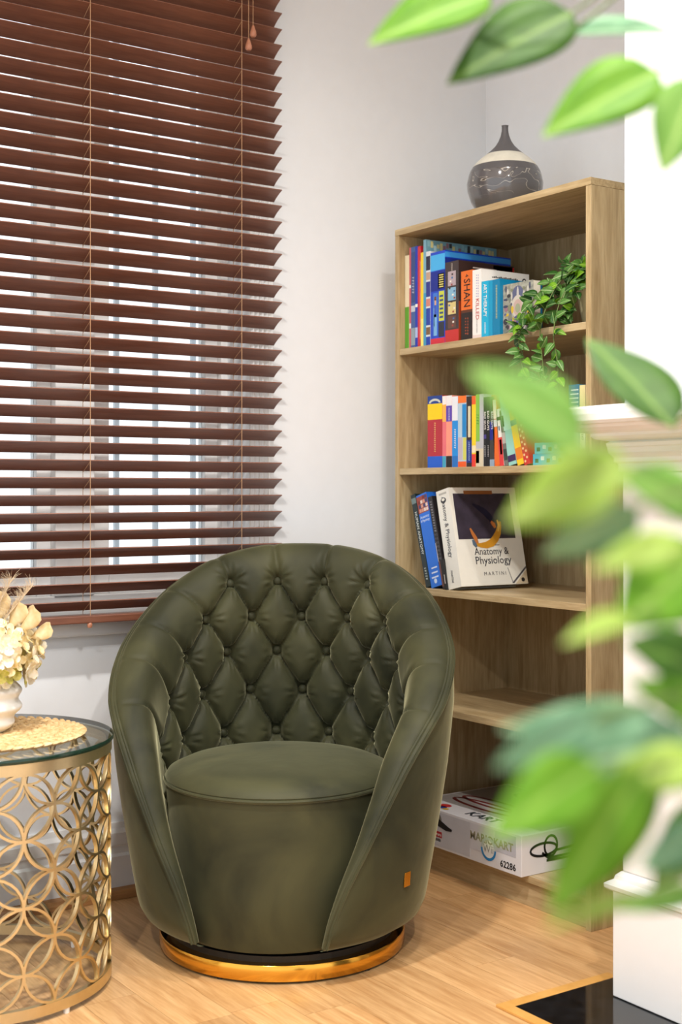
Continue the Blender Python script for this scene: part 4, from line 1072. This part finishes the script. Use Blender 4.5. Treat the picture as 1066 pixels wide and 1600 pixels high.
# ================================================================== NEAR PLANT
NP = at(1620, 768, .95); NP.z = 0
np_ = tag(empty('potted_fig_tree', NP), 'tall artificial fig tree with large bright and dark green leaves reaching before the fireplace', 'potted plant')
MB().lathe([(.10, 0), (.13, .02), (.15, .26), (.155, .28), (.14, .28), (.135, .24)], 40, capt=True).build('pot', plain('grey_pot', (150, 150, 148), .6), np_, True)
trunk = [Vector((0, 0, .2)), Vector((.01, .01, .6)), Vector((-.01, .02, 1.0)), Vector((.0, .03, 1.35)), Vector((-.01, .03, 1.62))]
MB().tube(trunk, [.016, .014, .012, .009, .005], 10).build('trunk', M_bark, np_, True)
LM = {k: leaf_mesh('fig_leaf_'+k, LEAF[k], .50, .22, .10, 10, .004) for k in ('bright', 'mid', 'dark', 'teal', 'lime')}
def nl(k, bx, by, tx, ty, d0, d1, ws=1.0, tilt_=(0, 0), branch=None):
    b0 = at(bx, by, d0); t0 = at(tx, ty, d1)
    nrm = -CF + CR*tilt_[0] + CU*tilt_[1]
    put_leaf(LM[k], b0, t0, nrm, np_, ws, NP)
    return b0
# (colour, base px, tip px, depth base, depth tip, width factor, normal tilt)
near = [
 ('bright', 765, -8, 582, 50, .98, .92, .70, (.2, .5)),
 ('dark', 895, 20, 706, 112, 1.02, .96, .80, (.1, .4)),
 ('teal', 890, 52, 1052, 36, 1.02, .98, .72, (0, .9)),
 ('bright', 1028, 112, 856, 196, .90, .85, .80, (.1, .4)),
 ('mid', 1090, 120, 1036, 262, .80, .78, 1.0, (-.2, .2)),
 ('dark', 1052, 668, 922, 512, .92, .98, .95, (.3, .5)),
 ('mid', 914, 700, 735, 562, .46, .46, 1.0, (.2, .4)),
 ('lime', 985, 728, 778, 806, .46, .48, 1.15, (.1, .7)),
 ('teal', 1000, 790, 846, 880, .56, .58, .9, (.3, -.3)),
 ('mid', 1100, 800, 965, 728, .60, .58, .9, (.1, .5)),
 ('lime', 1075, 850, 930, 880, .52, .50, .7, (.1, .7)),
 ('bright', 1110, 860, 970, 975, .58, .56, 1.4, (.1, .6)),
 ('lime', 985, 965, 885, 995, .55, .52, .5, (.1, .9)),
 ('dark', 1110, 1050, 985, 1000, .62, .60, 1.1, (.1, .5)),
 ('bright', 1110, 1120, 992, 1062, .58, .56, .8, (.1, .5)),
 ('teal', 1060, 1150, 800, 1120, .60, .55, .5, (.1, .9)),
 ('teal', 930, 1120, 780, 1200, .52, .50, .8, (.3, .2)),
 ('teal', 1090, 1160, 890, 1190, .56, .54, .8, (.1, .5)),
 ('bright', 935, 1195, 768, 1305, .50, .48, 1.0, (.1, .5)),
 ('bright', 1005, 1200, 858, 1440, .50, .50, .72, (.1, .5)),
 ('dark', 1010, 1150, 935, 1390, .62, .64, .75, (-.5, .3)),
 ('lime', 1110, 1190, 930, 1225, .52, .50, .7, (.1, .7)),
 ('teal', 1110, 1290, 1000, 1360, .60, .60, .9, (.1, .5)),
 ('mid', 1100, 1395, 960, 1420, .60, .60, .5, (.1, .6)),
 ('dark', 1120, 1250, 1020, 1390, .66, .66, .9, (-.2, .3)),
 ('lime', 1000, 1395, 850, 1450, .50, .50, .35, (.1, .6)),
 ('bright', 1160, 560, 1072, 650, .7, .7, .9, (.1, .5)),
 ('mid', 1180, 1000, 1072, 930, .6, .6, .9, (.1, .5)),
 ('mid', 1200, 250, 1085, 330, .8, .8, .9, (.1, .5)),
 ('dark', 1240, 420, 1090, 470, .8, .8, .9, (.1, .5)),
]
bases = [nl(*q) for q in near]
# branches from the trunk to the leaf bases
groups_ = [(1.55, [0, 1, 2]), (1.45, [3, 4, 28]), (1.2, [5, 26, 29]), (1.05, [6, 7, 8, 9]), (.97, [10, 11, 12, 27]), (.9, [13, 14, 15, 16, 17]), (.82, [18, 19, 20, 21]), (.75, [22, 23, 24, 25])]
for zt_, ids in groups_:
    for k in ids:
        b0 = bases[k]-NP; s0 = Vector((0, .02, min(1.6, zt_)))
        hub = s0.lerp(bases[ids[-1]]-NP, .45)+Vector((0, 0, .03))
        MB().tube([s0, hub, hub.lerp(b0, .55)+Vector((0, 0, .008)), b0], [.0035, .0024, .0017, .0012], 6).build('twig', M_stem, np_, True)
